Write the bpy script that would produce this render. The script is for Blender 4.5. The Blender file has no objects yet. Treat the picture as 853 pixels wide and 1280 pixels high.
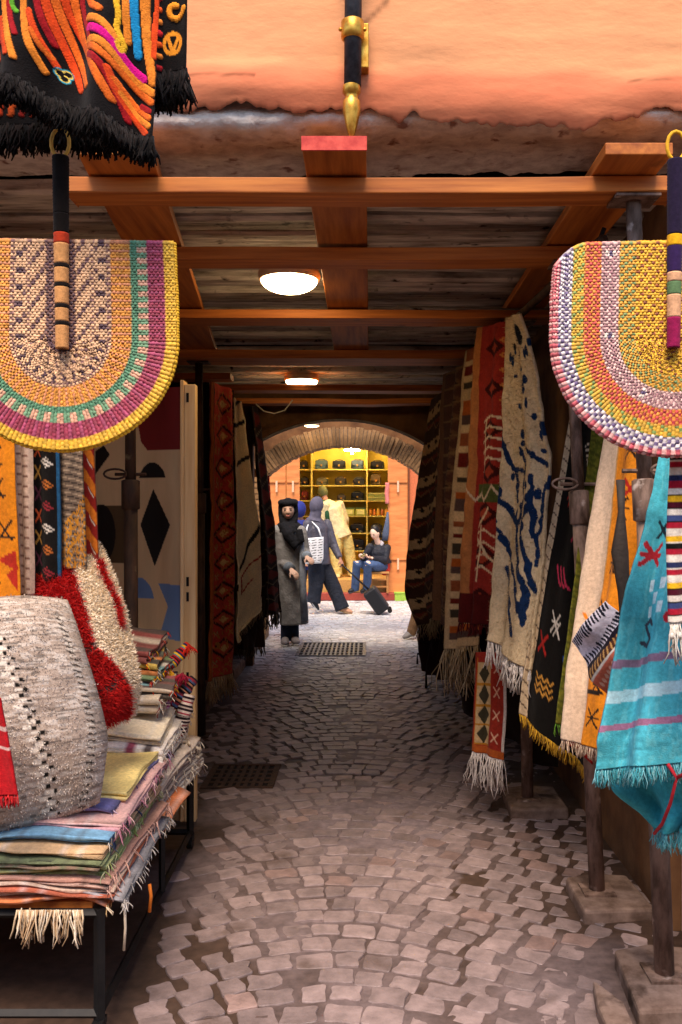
import bpy, math, random
import numpy as np
from mathutils import Vector, Matrix

random.seed(7)
rng = np.random.default_rng(11)
scene = bpy.context.scene
col = scene.collection

# ------------------------------------------------------------------ camera
FPX, CX, CY, EYE = 1100.0, 461.0, 640.0, 1.5
cam_d = bpy.data.cameras.new('camera')
cam = bpy.data.objects.new('camera', cam_d)
col.objects.link(cam)
cam.location = (0, 0, EYE)
cam.rotation_euler = (math.radians(90), 0, 0)
cam_d.sensor_width = 36.0
cam_d.lens = 36.0 * FPX / 1280.0
cam_d.shift_x = -(CX - 426.5) / 1280.0
cam_d.clip_end = 400
cam_d.clip_start = 0.05
scene.camera = cam

# ------------------------------------------------------------------ world, sun, exposure
SUN_EL, SUN_AZ = math.radians(60), math.radians(186)      # azimuth from +Y clockwise: behind the camera
world = bpy.data.worlds.new('World')
scene.world = world
world.use_nodes = True
wn = world.node_tree.nodes
sky = wn.new('ShaderNodeTexSky')
sky.sky_type = 'NISHITA'
sky.sun_disc = False
sky.sun_elevation = SUN_EL
sky.sun_rotation = SUN_AZ
bg = wn['Background']
bg.inputs['Strength'].default_value = 0.15
world.node_tree.links.new(sky.outputs[0], bg.inputs['Color'])
sun_d = bpy.data.lights.new('sun', 'SUN')
sun_d.energy = 2.9
sun_d.angle = math.radians(30)
sun_d.color = (1.0, 0.81, 0.65)
sun = bpy.data.objects.new('sun', sun_d)
col.objects.link(sun)
sv = Vector((math.sin(SUN_AZ) * math.cos(SUN_EL), math.cos(SUN_AZ) * math.cos(SUN_EL), math.sin(SUN_EL)))
sun.rotation_euler = sv.to_track_quat('Z', 'Y').to_euler()
sun.location = sv * 30
vs = scene.view_settings
vs.view_transform = 'Standard'
vs.look = 'None'
vs.exposure = 1.05
vs.gamma = 1.0
vs.use_curve_mapping = False
scene.render.engine = 'CYCLES'
scene.cycles.use_denoising = True
scene.cycles.max_bounces = 8
scene.cycles.diffuse_bounces = 5


# ------------------------------------------------------------------ helpers
def P(px, py, d):
    """point seen at photo pixel (px, py) and standing d metres down the lane"""
    return np.array([(px - CX) * d / FPX, d, EYE + (CY - py) * d / FPX])


def gnd(px, py):
    d = EYE * FPX / (py - CY)
    return np.array([(px - CX) * d / FPX, d, 0.0])


def lin(h):
    if isinstance(h, str):
        h = h.lstrip('#')
        c = [int(h[i:i + 2], 16) / 255 for i in (0, 2, 4)]
        return np.array([x / 12.92 if x <= .04045 else ((x + .055) / 1.055) ** 2.4 for x in c])
    return np.array(h[:3], float)


def vnoise(x, y, seed=0):
    x = np.asarray(x, float); y = np.asarray(y, float)
    xi = np.floor(x).astype(np.int64); yi = np.floor(y).astype(np.int64)
    xf = x - xi; yf = y - yi
    xf = xf * xf * (3 - 2 * xf); yf = yf * yf * (3 - 2 * yf)

    def h(a, b):
        n = (a * 374761393 + b * 668265263 + seed * 144665) & 0x7fffffff
        n = ((n ^ (n >> 13)) * 1274126177) & 0x7fffffff
        n = (n ^ (n >> 16)) & 0xffff
        return n / 65535.0
    return (h(xi, yi) * (1 - xf) * (1 - yf) + h(xi + 1, yi) * xf * (1 - yf)
            + h(xi, yi + 1) * (1 - xf) * yf + h(xi + 1, yi + 1) * xf * yf)


def fbm(x, y, seed=0, o=4):
    s = 0; a = .5; t = 0
    for i in range(o):
        s = s + a * vnoise(np.asarray(x) * 2 ** i, np.asarray(y) * 2 ** i, seed + i * 17)
        t += a; a *= .5
    return s / t


def unit(v):
    v = np.asarray(v, float)
    return v / max(np.linalg.norm(v), 1e-9)


class MB:
    def __init__(self):
        self.v = []; self.f = []; self.c = []

    def add(self, verts, faces, color=(.5, .5, .5)):
        o = len(self.v)
        verts = [tuple(map(float, p)) for p in verts]
        self.v += verts
        self.f += [tuple(i + o for i in f) for f in faces]
        c = np.asarray(color, float)
        if c.ndim == 1:
            self.c += [tuple(c)] * len(verts)
        else:
            self.c += [tuple(q) for q in c]
        return self

    def box(self, c, s, rot=None, color=(.5, .5, .5)):
        c = np.asarray(c, float); s = np.asarray(s, float) / 2
        pts = np.array([[x, y, z] for x in (-1, 1) for y in (-1, 1) for z in (-1, 1)]) * s
        if rot is not None:
            pts = pts @ np.array(rot).T
        return self.add(pts + c, [(0, 1, 3, 2), (4, 6, 7, 5), (0, 4, 5, 1), (2, 3, 7, 6), (0, 2, 6, 4), (1, 5, 7, 3)], color)

    def span(self, a, b, color=(.5, .5, .5)):
        a = np.asarray(a, float); b = np.asarray(b, float)
        return self.box((a + b) / 2, np.abs(b - a), None, color)

    def grid(self, Pt, C=None, wrap_u=False):
        nv, nu = Pt.shape[:2]
        f = []
        for j in range(nv - 1):
            for i in range(nu - 1 + (1 if wrap_u else 0)):
                k = (i + 1) % nu
                f.append((j * nu + i, j * nu + k, (j + 1) * nu + k, (j + 1) * nu + i))
        cc = (.5, .5, .5) if C is None else (C if np.asarray(C).ndim == 1 else np.asarray(C).reshape(-1, 3))
        return self.add(Pt.reshape(-1, 3), f, cc)

    def tube(self, pts, rad, seg=8, side=None, color=(.5, .5, .5), caps=True):
        pts = [np.asarray(p, float) for p in pts]
        n = len(pts)
        if not hasattr(rad, '__len__') or (isinstance(rad, tuple) and len(rad) == 2 and not hasattr(rad[0], '__len__') and n != 2):
            rad = [rad] * n
        vs_, fs = [], []
        s0 = None
        for i in range(n):
            t = unit(pts[min(i + 1, n - 1)] - pts[max(i - 1, 0)])
            if side is not None:
                a = np.asarray(side, float)
            elif s0 is not None:
                a = s0
            else:
                a = np.array([1., 0, 0]) if abs(t[0]) < .8 else np.array([0, 1., 0])
            a = unit(a - t * np.dot(a, t))
            b = np.cross(t, a)
            s0 = a
            r = rad[i]
            ra, rb = r if hasattr(r, '__len__') else (r, r)
            for k in range(seg):
                w = 2 * math.pi * k / seg
                vs_.append(pts[i] + a * ra * math.cos(w) + b * rb * math.sin(w))
        for i in range(n - 1):
            for k in range(seg):
                q = (k + 1) % seg
                fs.append((i * seg + k, i * seg + q, (i + 1) * seg + q, (i + 1) * seg + k))
        if caps:
            fs.append(tuple(range(seg))[::-1])
            fs.append(tuple((n - 1) * seg + k for k in range(seg)))
        return self.add(vs_, fs, color)

    def ball(self, c, r, M=None, nu=14, nv=9, color=(.5, .5, .5), fn=None):
        if not hasattr(r, '__len__'):
            r = (r, r, r)
        vs_ = []
        for j in range(nv + 1):
            th = math.pi * j / nv
            for i in range(nu):
                ph = 2 * math.pi * i / nu
                p = np.array([math.sin(th) * math.cos(ph), math.sin(th) * math.sin(ph), math.cos(th)])
                if fn is not None:
                    p = fn(p)
                p = p * np.asarray(r)
                if M is not None:
                    p = np.asarray(M) @ p
                vs_.append(p + np.asarray(c))
        fs = []
        for j in range(nv):
            for i in range(nu):
                k = (i + 1) % nu
                fs.append((j * nu + i, (j + 1) * nu + i, (j + 1) * nu + k, j * nu + k))
        return self.add(vs_, fs, color)

    def lathe(self, c, prof, seg=24, color=(.5, .5, .5), axis=None):
        """prof: (radius, height) list, about +Z at c"""
        vs_ = []
        for r, h in prof:
            for k in range(seg):
                w = 2 * math.pi * k / seg
                vs_.append(np.asarray(c) + np.array([r * math.cos(w), r * math.sin(w), h]))
        fs = []
        for i in range(len(prof) - 1):
            for k in range(seg):
                q = (k + 1) % seg
                fs.append((i * seg + k, i * seg + q, (i + 1) * seg + q, (i + 1) * seg + k))
        return self.add(vs_, fs, color)

    def prism(self, poly, ext, color=(.5, .5, .5)):
        """poly: 3D loop, ext: extrusion vector"""
        n = len(poly)
        a = [np.asarray(p, float) for p in poly]
        b = [p + np.asarray(ext, float) for p in a]
        fs = [tuple(range(n))[::-1], tuple(range(n, 2 * n))]
        fs += [(i, (i + 1) % n, n + (i + 1) % n, n + i) for i in range(n)]
        return self.add(a + b, fs, color)


def tag(o, label=None, cat=None, group=None, kind=None):
    if label: o['label'] = label
    if cat: o['category'] = cat
    if group: o['group'] = group
    if kind: o['kind'] = kind
    return o


def parent_to(o, parent):
    o.parent = parent
    if parent.type == 'EMPTY':
        o.matrix_parent_inverse = Matrix.Translation(-Vector(parent.location))


def build(name, mb, mat, parent=None, label=None, cat=None, group=None, kind=None, smooth=False,
          bevel=0, remesh=0, solid=0, offset=-1.0):
    me = bpy.data.meshes.new(name)
    me.from_pydata(mb.v, [], mb.f)
    a = me.color_attributes.new('col', 'FLOAT_COLOR', 'POINT')
    cc = np.ones((len(mb.v), 4), np.float32)
    cc[:, :3] = np.array(mb.c, np.float32).reshape(-1, 3)
    a.data.foreach_set('color', cc.ravel())
    me.materials.append(mat)
    if smooth:
        me.polygons.foreach_set('use_smooth', [True] * len(me.polygons))
    me.update()
    o = bpy.data.objects.new(name, me)
    col.objects.link(o)
    if solid:
        m = o.modifiers.new('thickness', 'SOLIDIFY'); m.thickness = solid; m.offset = offset
    if remesh:
        m = o.modifiers.new('join', 'REMESH'); m.mode = 'VOXEL'; m.voxel_size = remesh; m.use_smooth_shade = True
        m = o.modifiers.new('soft', 'SMOOTH'); m.factor = .5; m.iterations = 2
    if bevel:
        m = o.modifiers.new('edge', 'BEVEL'); m.width = bevel; m.segments = 2; m.limit_method = 'ANGLE'
    if parent is not None:
        parent_to(o, parent)
    return tag(o, label, cat, group, kind)


def thing(name, label, cat, loc=(0, 0, 0), group=None, kind=None):
    o = bpy.data.objects.new(name, None)
    col.objects.link(o)
    o.location = tuple(map(float, loc))
    o.empty_display_size = .1
    return tag(o, label, cat, group, kind)


# ------------------------------------------------------------------ materials
def newmat(name):
    m = bpy.data.materials.new(name); m.use_nodes = True
    return m, m.node_tree.nodes, m.node_tree.links, m.node_tree.nodes['Principled BSDF']


def surf(name, c1, c2=None, rough=.8, scale=(6, 6, 6), detail=5, bump=.3, bscale=None, metal=0, contrast=(.35, .65),
         attr=False, sheen=0, spots=None, dist=.004, spec=.35, sss=0):
    """noise-driven two-tone surface; attr=True multiplies with the mesh colour attribute"""
    m, N, L, B = newmat(name)
    B.inputs['Roughness'].default_value = rough
    B.inputs['Metallic'].default_value = metal
    B.inputs['Specular IOR Level'].default_value = spec
    if sheen:
        B.inputs['Sheen Weight'].default_value = sheen
    tc = N.new('ShaderNodeTexCoord')
    mp = N.new('ShaderNodeMapping'); mp.inputs['Scale'].default_value = scale
    L.new(tc.outputs['Object'], mp.inputs['Vector'])
    nz = N.new('ShaderNodeTexNoise'); nz.inputs['Scale'].default_value = 1; nz.inputs['Detail'].default_value = detail
    nz.inputs['Roughness'].default_value = .62
    L.new(mp.outputs[0], nz.inputs['Vector'])
    cr = N.new('ShaderNodeValToRGB')
    cr.color_ramp.elements[0].position = contrast[0]; cr.color_ramp.elements[1].position = contrast[1]
    a1 = lin(c1); a2 = lin(c2 if c2 is not None else c1)
    cr.color_ramp.elements[0].color = (*a1, 1); cr.color_ramp.elements[1].color = (*a2, 1)
    L.new(nz.outputs[0], cr.inputs[0])
    out = cr.outputs[0]
    if attr:
        at = N.new('ShaderNodeAttribute'); at.attribute_name = 'col'
        mx = N.new('ShaderNodeMix'); mx.data_type = 'RGBA'; mx.blend_type = 'MULTIPLY'; mx.inputs[0].default_value = 1
        L.new(out, mx.inputs[6]); L.new(at.outputs['Color'], mx.inputs[7])
        out = mx.outputs[2]
    if spots:
        n2 = N.new('ShaderNodeTexNoise'); n2.inputs['Scale'].default_value = spots[1]; n2.inputs['Detail'].default_value = 6
        L.new(tc.outputs['Object'], n2.inputs['Vector'])
        r2 = N.new('ShaderNodeValToRGB'); r2.color_ramp.elements[0].position = spots[2]; r2.color_ramp.elements[1].position = spots[2] + .1
        r2.color_ramp.elements[0].color = (0, 0, 0, 1); r2.color_ramp.elements[1].color = (1, 1, 1, 1)
        L.new(n2.outputs[0], r2.inputs[0])
        mx2 = N.new('ShaderNodeMix'); mx2.data_type = 'RGBA'
        L.new(r2.outputs[0], mx2.inputs[0]); L.new(out, mx2.inputs[6]); mx2.inputs[7].default_value = (*lin(spots[0]), 1)
        out = mx2.outputs[2]
    L.new(out, B.inputs['Base Color'])
    if bump:
        bp = N.new('ShaderNodeBump'); bp.inputs['Strength'].default_value = bump; bp.inputs['Distance'].default_value = dist
        nb = nz
        if bscale:
            nb = N.new('ShaderNodeTexNoise'); nb.inputs['Scale'].default_value = 1; nb.inputs['Detail'].default_value = 5
            m2 = N.new('ShaderNodeMapping'); m2.inputs['Scale'].default_value = bscale if hasattr(bscale, '__len__') else (bscale,) * 3
            L.new(tc.outputs['Object'], m2.inputs['Vector']); L.new(m2.outputs[0], nb.inputs['Vector'])
        L.new(nb.outputs[0], bp.inputs['Height']); L.new(bp.outputs[0], B.inputs['Normal'])
    return m


def emit(name, c, s):
    m, N, L, B = newmat(name)
    B.inputs['Base Color'].default_value = (.9, .88, .82, 1)
    B.inputs['Emission Color'].default_value = (*lin(c), 1)
    B.inputs['Emission Strength'].default_value = s
    return m


W = [1, 1, 1]
M = {}
M['plaster'] = surf('orange_plaster', (.86,) * 3, (1.06, 1.0, .98), .92, (3, 3, 5), detail=8, bump=.5, bscale=(14, 14, 30), attr=True, dist=.007, spec=.1)
M['whitewash'] = surf('old_whitewashed_timber', '7c6e62', 'd6cabb', .9, (3.5, 24, 24), detail=9, bump=1, dist=.014, contrast=(.34, .6), spots=('2a1d15', 13, .62))
M['lintel'] = surf('lime_washed_lintel', 'a8968c', 'd6cabe', .98, (14, 18, 18), detail=8, bump=1, dist=.014, contrast=(.32, .6), spots=('86665a', 16, .6), spec=.05)
M['woodx'] = surf('orange_timber_cross', '8c4414', 'cf7e34', .6, (1.6, 30, 30), bump=.35, dist=.003, contrast=(.3, .7), spots=('421c08', 5, .68))
M['woody'] = surf('orange_timber_long', '85400f', 'c4742c', .62, (26, 1.5, 26), bump=.35, dist=.003, contrast=(.3, .7), spots=('421c08', 5, .68))
M['woodz'] = surf('pale_pine', 'cfa066', 'edcb94', .6, (30, 30, 1.6), bump=.3, dist=.002, contrast=(.3, .7))
M['doorpaint'] = surf('painted_panel', (.86,) * 3, (1.04,) * 3, .6, (9, 9, 2), bump=.2, attr=True, dist=.002)
M['redpaint'] = surf('red_painted_end', 'b32a22', 'd8503f', .6, (30, 30, 30), bump=.2)
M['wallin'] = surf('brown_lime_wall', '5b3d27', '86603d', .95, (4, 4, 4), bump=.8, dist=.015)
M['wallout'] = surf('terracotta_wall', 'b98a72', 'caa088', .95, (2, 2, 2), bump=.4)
M['archedge'] = surf('lit_lime_edge', '8d8580', 'b9b1aa', .9, (9, 9, 9), bump=.4)  # paler than the walls to paint alley light on the arch edges
M['brick'] = surf('brown_brick', (.7,) * 3, (1.15,) * 3, .9, (30, 30, 30), bump=.6, attr=True)
M['soffit'] = surf('dark_ceiling', '1b120c', '2c1f15', .95, (6, 6, 6))
M['stone'] = surf('worn_cobble', (.62,) * 3, (1,) * 3, .5, (16, 16, 16), detail=9, bump=.7, attr=True, dist=.004, spec=.5, bscale=70, spots=('5c4b43', 3.2, .60))
M['dirt'] = surf('packed_dirt_mortar', (.7,) * 3, (1.2,) * 3, .62, (22, 22, 22), detail=8, bump=.6, attr=True, dist=.004)
M['earth'] = surf('street_ground', '5b4638', '7a6250', .95, (3, 3, 3))
M['slab'] = surf('dusty_slab', '5a463a', '8a7468', .85, (12, 12, 12), bump=.5, spots=('39281d', 7, .6))
M['cloth'] = surf('woven_wool', (.82,) * 3, (1.1,) * 3, .95, (90, 90, 90), detail=3, bump=.55, attr=True, sheen=.04, dist=.003, bscale=(260, 260, 320), spec=.1)
M['yarn'] = surf('yarn', (.8,) * 3, (1.15,) * 3, .95, (120, 120, 120), bump=.3, attr=True, sheen=.05, spec=.1)
M['straw'] = surf('dyed_straw', (.8,) * 3, (1.12,) * 3, .6, (150, 150, 150), bump=.25, attr=True, spec=.3, dist=.001)
M['steel'] = surf('dark_steel', '0e0e10', '1c1a19', .55, (20, 20, 20), metal=.3, bump=.2)
M['prop'] = surf('dusty_prop_steel', '4b382c', '8b7264', .75, (25, 25, 8), metal=.1, bump=.5, spots=('b8a79c', 16, .64))
M['propdark'] = surf('rusty_prop_steel', '2c1d14', '4d3322', .75, (25, 25, 8), metal=.15, bump=.5, spots=('7b6a50', 14, .68))
M['brass'] = surf('brass', 'a87422', 'd6a648', .38, (40, 40, 40), metal=.75, bump=.15)
M['rod'] = surf('grey_rod', '2a2a2e', '44444a', .45, (40, 40, 40), metal=.4, bump=.15)
M['iron'] = surf('grate_iron', '4e4c4c', '8b8886', .5, (30, 30, 30), metal=.5, bump=.3)
M['black'] = surf('pit_black', '050505', '0a0908', .9)
M['lamprim'] = surf('lamp_rim', 'b9967a', 'd3b598', .5, bump=0)
M['lamp'] = emit('lamp_glass', 'ffdba0', 17)
M['lampfar'] = emit('lamp_glass_far', 'ffdba0', 9)
M['shoplight'] = emit('shop_tube', 'ffe8b8', 60)
M['shopyellow'] = surf('yellow_shop_wall', 'b8a030', 'd4bc4a', .7, (2, 2, 2), bump=.1)
M['shoporange'] = surf('orange_door_paint', 'c4743c', 'da8c4e', .6, (3, 3, 14), bump=.25)
M['shopplaster'] = surf('far_plaster', 'cf8a54', 'e0a26b', .9, (2, 2, 2), bump=.3)
M['wire'] = surf('white_cable', 'c9bfa8', 'ded4bd', .6, bump=0)
_mc = {}


def flat(c, rough=.8, sheen=0, bump=.3, metal=0, scale=40, var=.16, dist=.004):
    key = (str(c), rough, metal, var, scale, dist)
    if key not in _mc:
        a = lin(c)
        _mc[key] = surf('colour_%d' % len(_mc), a * (1 - var), np.minimum(a * (1 + var), 1), rough, (scale,) * 3, bump=bump, metal=metal, sheen=sheen, dist=dist)
    return _mc[key]


# ================================================================== GROUND
g = MB()
g.add([(-60, -40, -.06), (60, -40, -.06), (60, 90, -.06), (-60, 90, -.06)], [(0, 1, 2, 3)])
build('ground', g, M['earth'], label='bare packed earth under and around the lane', kind='structure')

# --- mortar bed of the lane: a fine relief sheet, in places worn flush with the stones
xs = np.concatenate([np.linspace(-3.2, -1.7, 20)[:-1], np.linspace(-1.7, 1.3, 170), np.linspace(1.3, 3.2, 24)[1:]])
ys = np.concatenate([np.linspace(-3, 1.6, 40)[:-1], np.linspace(1.6, 6.5, 330), np.linspace(6.5, 15.0, 300)[1:]])
XX, YY = np.meshgrid(xs, ys)


def wear(x, y):
    """1 where old mortar lies flush with the stones, 0 where the joints are open"""
    n = fbm(x * 1.5 + 3, y * 1.1, 5, 4)
    w = np.clip((n - .50) / .12, 0, 1)
    mid = np.exp(-((np.asarray(x) - .12) / .42) ** 2) * np.clip((np.asarray(y) - 2.9) / .9, 0, 1)
    return np.clip(w * .5 + mid * .75 * (n > .40), 0, 1)


wr = wear(XX, YY)
ZZ = -.0055 + .0055 * wr + .013 * (fbm(XX * 13, YY * 13, 9, 4) - .5) + .008 * (fbm(XX * 1.2, YY * 1.2, 2, 3) - .5)
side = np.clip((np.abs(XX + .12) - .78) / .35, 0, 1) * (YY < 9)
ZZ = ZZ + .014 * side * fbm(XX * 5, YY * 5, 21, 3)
for gx0, gx1, gy0, gy1 in ((-.76, -.04, 9.18, 10.09), (-.91, -.53, 4.79, 5.23)):
    ZZ = np.where((XX > gx0) & (XX < gx1) & (YY > gy0) & (YY < gy1), -.07, ZZ)
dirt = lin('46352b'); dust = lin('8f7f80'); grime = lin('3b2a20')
C = dirt + (dust - dirt) * (wr * (.55 + .45 * fbm(XX * 9, YY * 9, 31, 3)))[..., None]
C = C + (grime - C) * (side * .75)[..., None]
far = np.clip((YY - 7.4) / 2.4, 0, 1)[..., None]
C = C + (lin('b4b1ae') - C) * far * .8  # pale tone fading in paints the alley daylight spilling down the lane
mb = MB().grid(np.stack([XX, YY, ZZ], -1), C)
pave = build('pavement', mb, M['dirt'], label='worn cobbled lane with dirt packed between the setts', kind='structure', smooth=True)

# --- cobbles in shallow segmental arcs
X0 = -.13


def arc(x):
    dx = abs(x - X0)
    s = .5
    return .72 * dx * dx if dx < s else .72 * s * s + .72 * s * (dx - s) * 1.6


def darc(x):
    dx = x - X0
    s = .5
    return 1.44 * dx if abs(dx) < s else math.copysign(.72 * s * 1.6, dx)


def cobble(x, y, w, l, ang, zt, c):
    n = []
    for sx, sy in ((-1, -1), (1, -1), (1, 1), (-1, 1)):
        jx, jy = random.uniform(-.008, .008), random.uniform(-.008, .008)
        cx_, cy_ = sx * w / 2 + jx, sy * l / 2 + jy
        k = random.uniform(.16, .34)
        a = (cx_ - sx * w * k * .5, cy_) ; b = (cx_, cy_ - sy * l * k * .5)
        mid = (cx_ - sx * w * k * .13, cy_ - sy * l * k * .13)
        ex_ = (sx * w * random.uniform(-.1, .1), cy_ + random.uniform(-.008, .005) * sy) if sx * sy > 0 else (cx_ + random.uniform(-.008, .005) * sx, sy * l * random.uniform(-.1, .1))
        n += [b, mid, a, ex_] if sx * sy > 0 else [a, mid, b, ex_]
    ca, sa = math.cos(ang), math.sin(ang)
    tilt = random.uniform(-.02, .02), random.uniform(-.02, .02)
    V = []
    for s, z in ((1.02, -.03), (1.0, zt - .003), (.965, zt)):
        for px, py in n:
            q = (px * s, py * s)
            V.append((x + q[0] * ca - q[1] * sa, y + q[0] * sa + q[1] * ca, z + q[0] * tilt[0] + q[1] * tilt[1] if z > -.02 else z))
    k = len(n)
    V.append((x, y, zt + .0005))
    F = []
    for r in range(2):
        F += [(r * k + i, r * k + (i + 1) % k, (r + 1) * k + (i + 1) % k, (r + 1) * k + i) for i in range(k)]
    F += [(2 * k + i, 2 * k + (i + 1) % k, 3 * k) for i in range(k)]
    return V, F, c


stones = []
d0 = 1.75
row = 0
while d0 < 15.2:
    pitch = random.uniform(.088, .106)
    x = -1.5 + random.uniform(0, .1)
    while x < 1.25:
        w = random.uniform(.078, .122)
        xc = x + w / 2
        x += w + random.uniform(.007, .012)
        sl = darc(xc)
        fade = 1.0 if d0 < 7.5 else max(.35, 1 - (d0 - 7.5) * .3)
        y = d0 - (arc(xc) - .15) * fade
        if y < 1.7 or y > 14.85:
            continue
        if y > 9.0 and (xc < -1.6):
            continue
        if -.78 < xc < -.02 and 9.1 < y < 10.15:
            continue
        if -.93 < xc < -.50 and 4.76 < y < 5.26:
            continue
        edge = max(0, (abs(xc - X0) - .72) / .35)
        if y < 9 and random.random() < edge * .12:
            continue
        if xc < -.66 - .1 * random.random() and y < 4.6 and random.random() < .95:
            continue
        if random.random() < .025:
            continue
        sc_ = 1 - .25 * min(edge, 1) * random.random() if y < 9 else 1
        t = random.random()
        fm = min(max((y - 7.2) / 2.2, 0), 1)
        base = lin('9c8884') * (.66 + .46 * t) * (1 - fm) + lin('d4d2d0') * (.8 + .3 * t) * fm  # setts paled towards the far arch, standing in for cool daylight
        if random.random() < .08:
            base = base * np.array([1.0, .9, .84])
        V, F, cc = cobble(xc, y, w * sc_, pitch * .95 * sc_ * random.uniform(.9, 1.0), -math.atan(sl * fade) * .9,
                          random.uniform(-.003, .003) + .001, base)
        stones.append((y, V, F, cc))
    d0 += pitch + .009
    row += 1
vis = [s for s in stones if s[0] > 2.25 and abs(s[1][-1][0] * FPX / s[0] - 0) < 500]
vis.sort(key=lambda s: s[0])
near = vis[:300]
nid = set(id(s) for s in near)
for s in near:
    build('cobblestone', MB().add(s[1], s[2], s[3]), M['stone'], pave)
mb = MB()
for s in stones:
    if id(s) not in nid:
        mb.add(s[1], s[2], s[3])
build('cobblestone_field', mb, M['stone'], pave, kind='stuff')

# --- drain grates
def grate(name, x0, x1, y0, y1, nx, ny, mat, lab, z=.006):
    t = thing(name, lab, 'drain grate', ((x0 + x1) / 2, (y0 + y1) / 2, 0))
    build('pit', MB().span((x0 + .02, y0 + .02, -.05), (x1 - .02, y1 - .02, -.004)), M['black'], t)
    f = MB()
    b = .035
    for a, c in (((x0, y0), (x1, y0 + b)), ((x0, y1 - b), (x1, y1)), ((x0, y0 + b), (x0 + b, y1 - b)), ((x1 - b, y0 + b), (x1, y1 - b))):
        f.span((*a, -.02), (*c, z))
    build('frame', f, mat, t, bevel=.003)
    for i in range(1, nx):
        xx = x0 + b + (x1 - x0 - 2 * b) * i / nx
        build('bar', MB().span((xx - .011, y0 + b, -.02), (xx + .011, y1 - b, z - .002)), mat, t)
    m2 = MB()
    for i in range(1, ny):
        yy = y0 + b + (y1 - y0 - 2 * b) * i / ny
        m2.span((x0 + b, yy - .016, -.02), (x1 - b, yy + .016, z - .004))
    build('crossbar', m2, mat, t)
    return t


grate('drain_grate', -.77, -.03, 9.17, 10.1, 14, 5, M['iron'], 'grey iron drain grate with rows of square holes near the far arch')
grate('drain_cover', -.92, -.52, 4.78, 5.24, 8, 5, M['propdark'], 'dirt-clogged brown drain cover beside the painted door panel', z=.003)

# --- raised kerb along the left wall
t = thing('kerb', 'low dusty stone kerb along the left wall beneath the hanging rugs', 'kerb', (-1.35, 8, 0))
yy = 5.9
while yy < 9.75:
    ln = random.uniform(.5, .8)
    e = min(yy + ln, 9.8)
    build('kerb_stone', MB().span((-1.62, yy + .006, -.03), (-1.19 + random.uniform(-.015, .015), e - .006, .115 + random.uniform(-.008, .008))), M['slab'], t, bevel=.015)
    yy = e

# ================================================================== COVERED PASSAGE
pas = thing('covered_passage', 'covered lane under an orange plaster house with timber ceiling and far arch', 'building', (0, 2.75, 0))

# front plaster with a torn lower edge
nz_ = 110
gx = np.concatenate([np.linspace(-3.2, -1.3, 30)[:-1], np.linspace(-1.3, 1.2, 420), np.linspace(1.2, 3.2, 30)[1:]])
nx_ = len(gx)
edge = 2.715 + .05 * (fbm(gx * 2.2, gx * 0 + 3, 3, 2) - .5) + .055 * (fbm(gx * 5, gx * 0 + 7, 4, 3) - .5) + .035 * (fbm(gx * 22, gx * 0 + 2, 6, 4) - .5) - .012 * np.clip(gx, -1, 1)
tt = np.linspace(0, 1, nz_) ** 2.4
ker_ = np.hanning(61); ker_ /= ker_.sum()
esm = np.convolve(np.pad(edge, 30, mode='edge'), ker_, 'valid') + .03
Zs = esm[None, :] + (6.2 - esm[None, :]) * tt[:, None]
we = np.exp(-(tt[:, None] * 3.4 / .035) ** 2)
Zf = Zs - (esm - edge)[None, :] * we
Xf = np.repeat(gx[None, :], nz_, 0)
h = Zf - esm[None, :] + .03
lip = .008 * np.exp(-h / .02) - .035 * np.exp(-((h - .05) / .06) ** 2) * fbm(Xf * 2.2, Zf * 3, 8, 2)
Yf = 2.70 + .03 * (fbm(Xf * 1.3, Zf * 1.7, 12, 3) - .5) + .012 * (fbm(Xf * 2.5, Zf * 16, 13, 3) - .5) * (.3 + np.exp(-h / .2)) + lip
band = np.clip(((2.86 + .06 * (fbm(Xf * 2.5, Zf * 6, 14, 4) - .5) - .02 * np.sin(Xf * 2.2) - Zf) + .03 * (fbm(Xf * 5, Zf * 16, 44, 3) - .5)) / .05, 0, 1)
up = lin('da9a6c'); lo = lin('c87452')
Cf = up + (lo - up) * (band * (.75 + .25 * fbm(Xf * 7, Zf * 14, 15, 3)))[..., None]
pk = np.clip((fbm(Xf * .9 + 4, Zf * .7, 16, 3) - .56) / .12, 0, 1)
Cf = Cf + (lin('c77a66') - Cf) * (pk * .5)[..., None]
cut = np.exp(-((Zf - edge[None, :]) / .006) ** 2)
ckl = np.exp(-((Zf - 2.80 - .05 * (fbm(Xf * 3, Xf * 0 + 5, 60, 4) - .5)) / .0035) ** 2) * (fbm(Xf * 2, Xf * 0 + 1, 61, 2) > .5)
Cf = Cf * (1 - .5 * ckl[..., None])
Cf = Cf * (1 - .55 * cut[..., None])
# hairline crack beside the rod bracket
for (ax, az), (bx, bz) in zip([(-.03, 3.13), (.075, 3.11), (.055, 3.05), (-.01, 2.985)], [(.075, 3.11), (.055, 3.05), (-.01, 2.985), (-.03, 2.97)]):
    ux, uz = bx - ax, bz - az
    k = np.clip(((Xf - ax) * ux + (Zf - az) * uz) / (ux * ux + uz * uz), 0, 1)
    dd = np.hypot(Xf - ax - k * ux, Zf - az - k * uz)
    Cf = Cf * (1 - .5 * np.exp(-(dd / .008) ** 2))[..., None]
build('front_wall', MB().grid(np.stack([Xf, Yf, Zf], -1), Cf), M['plaster'], pas, smooth=True, solid=.02, offset=1)
# wall core and piers, roof
build('wall_core', MB().span((-3.2, 2.80, 2.87), (3.2, 3.15, 6.2)).span((-3.2, 2.74, 0), (-1.62, 3.15, 2.80)).span((1.12, 2.74, 0), (3.2, 3.15, 2.80)), M['wallout'], pas)
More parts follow.
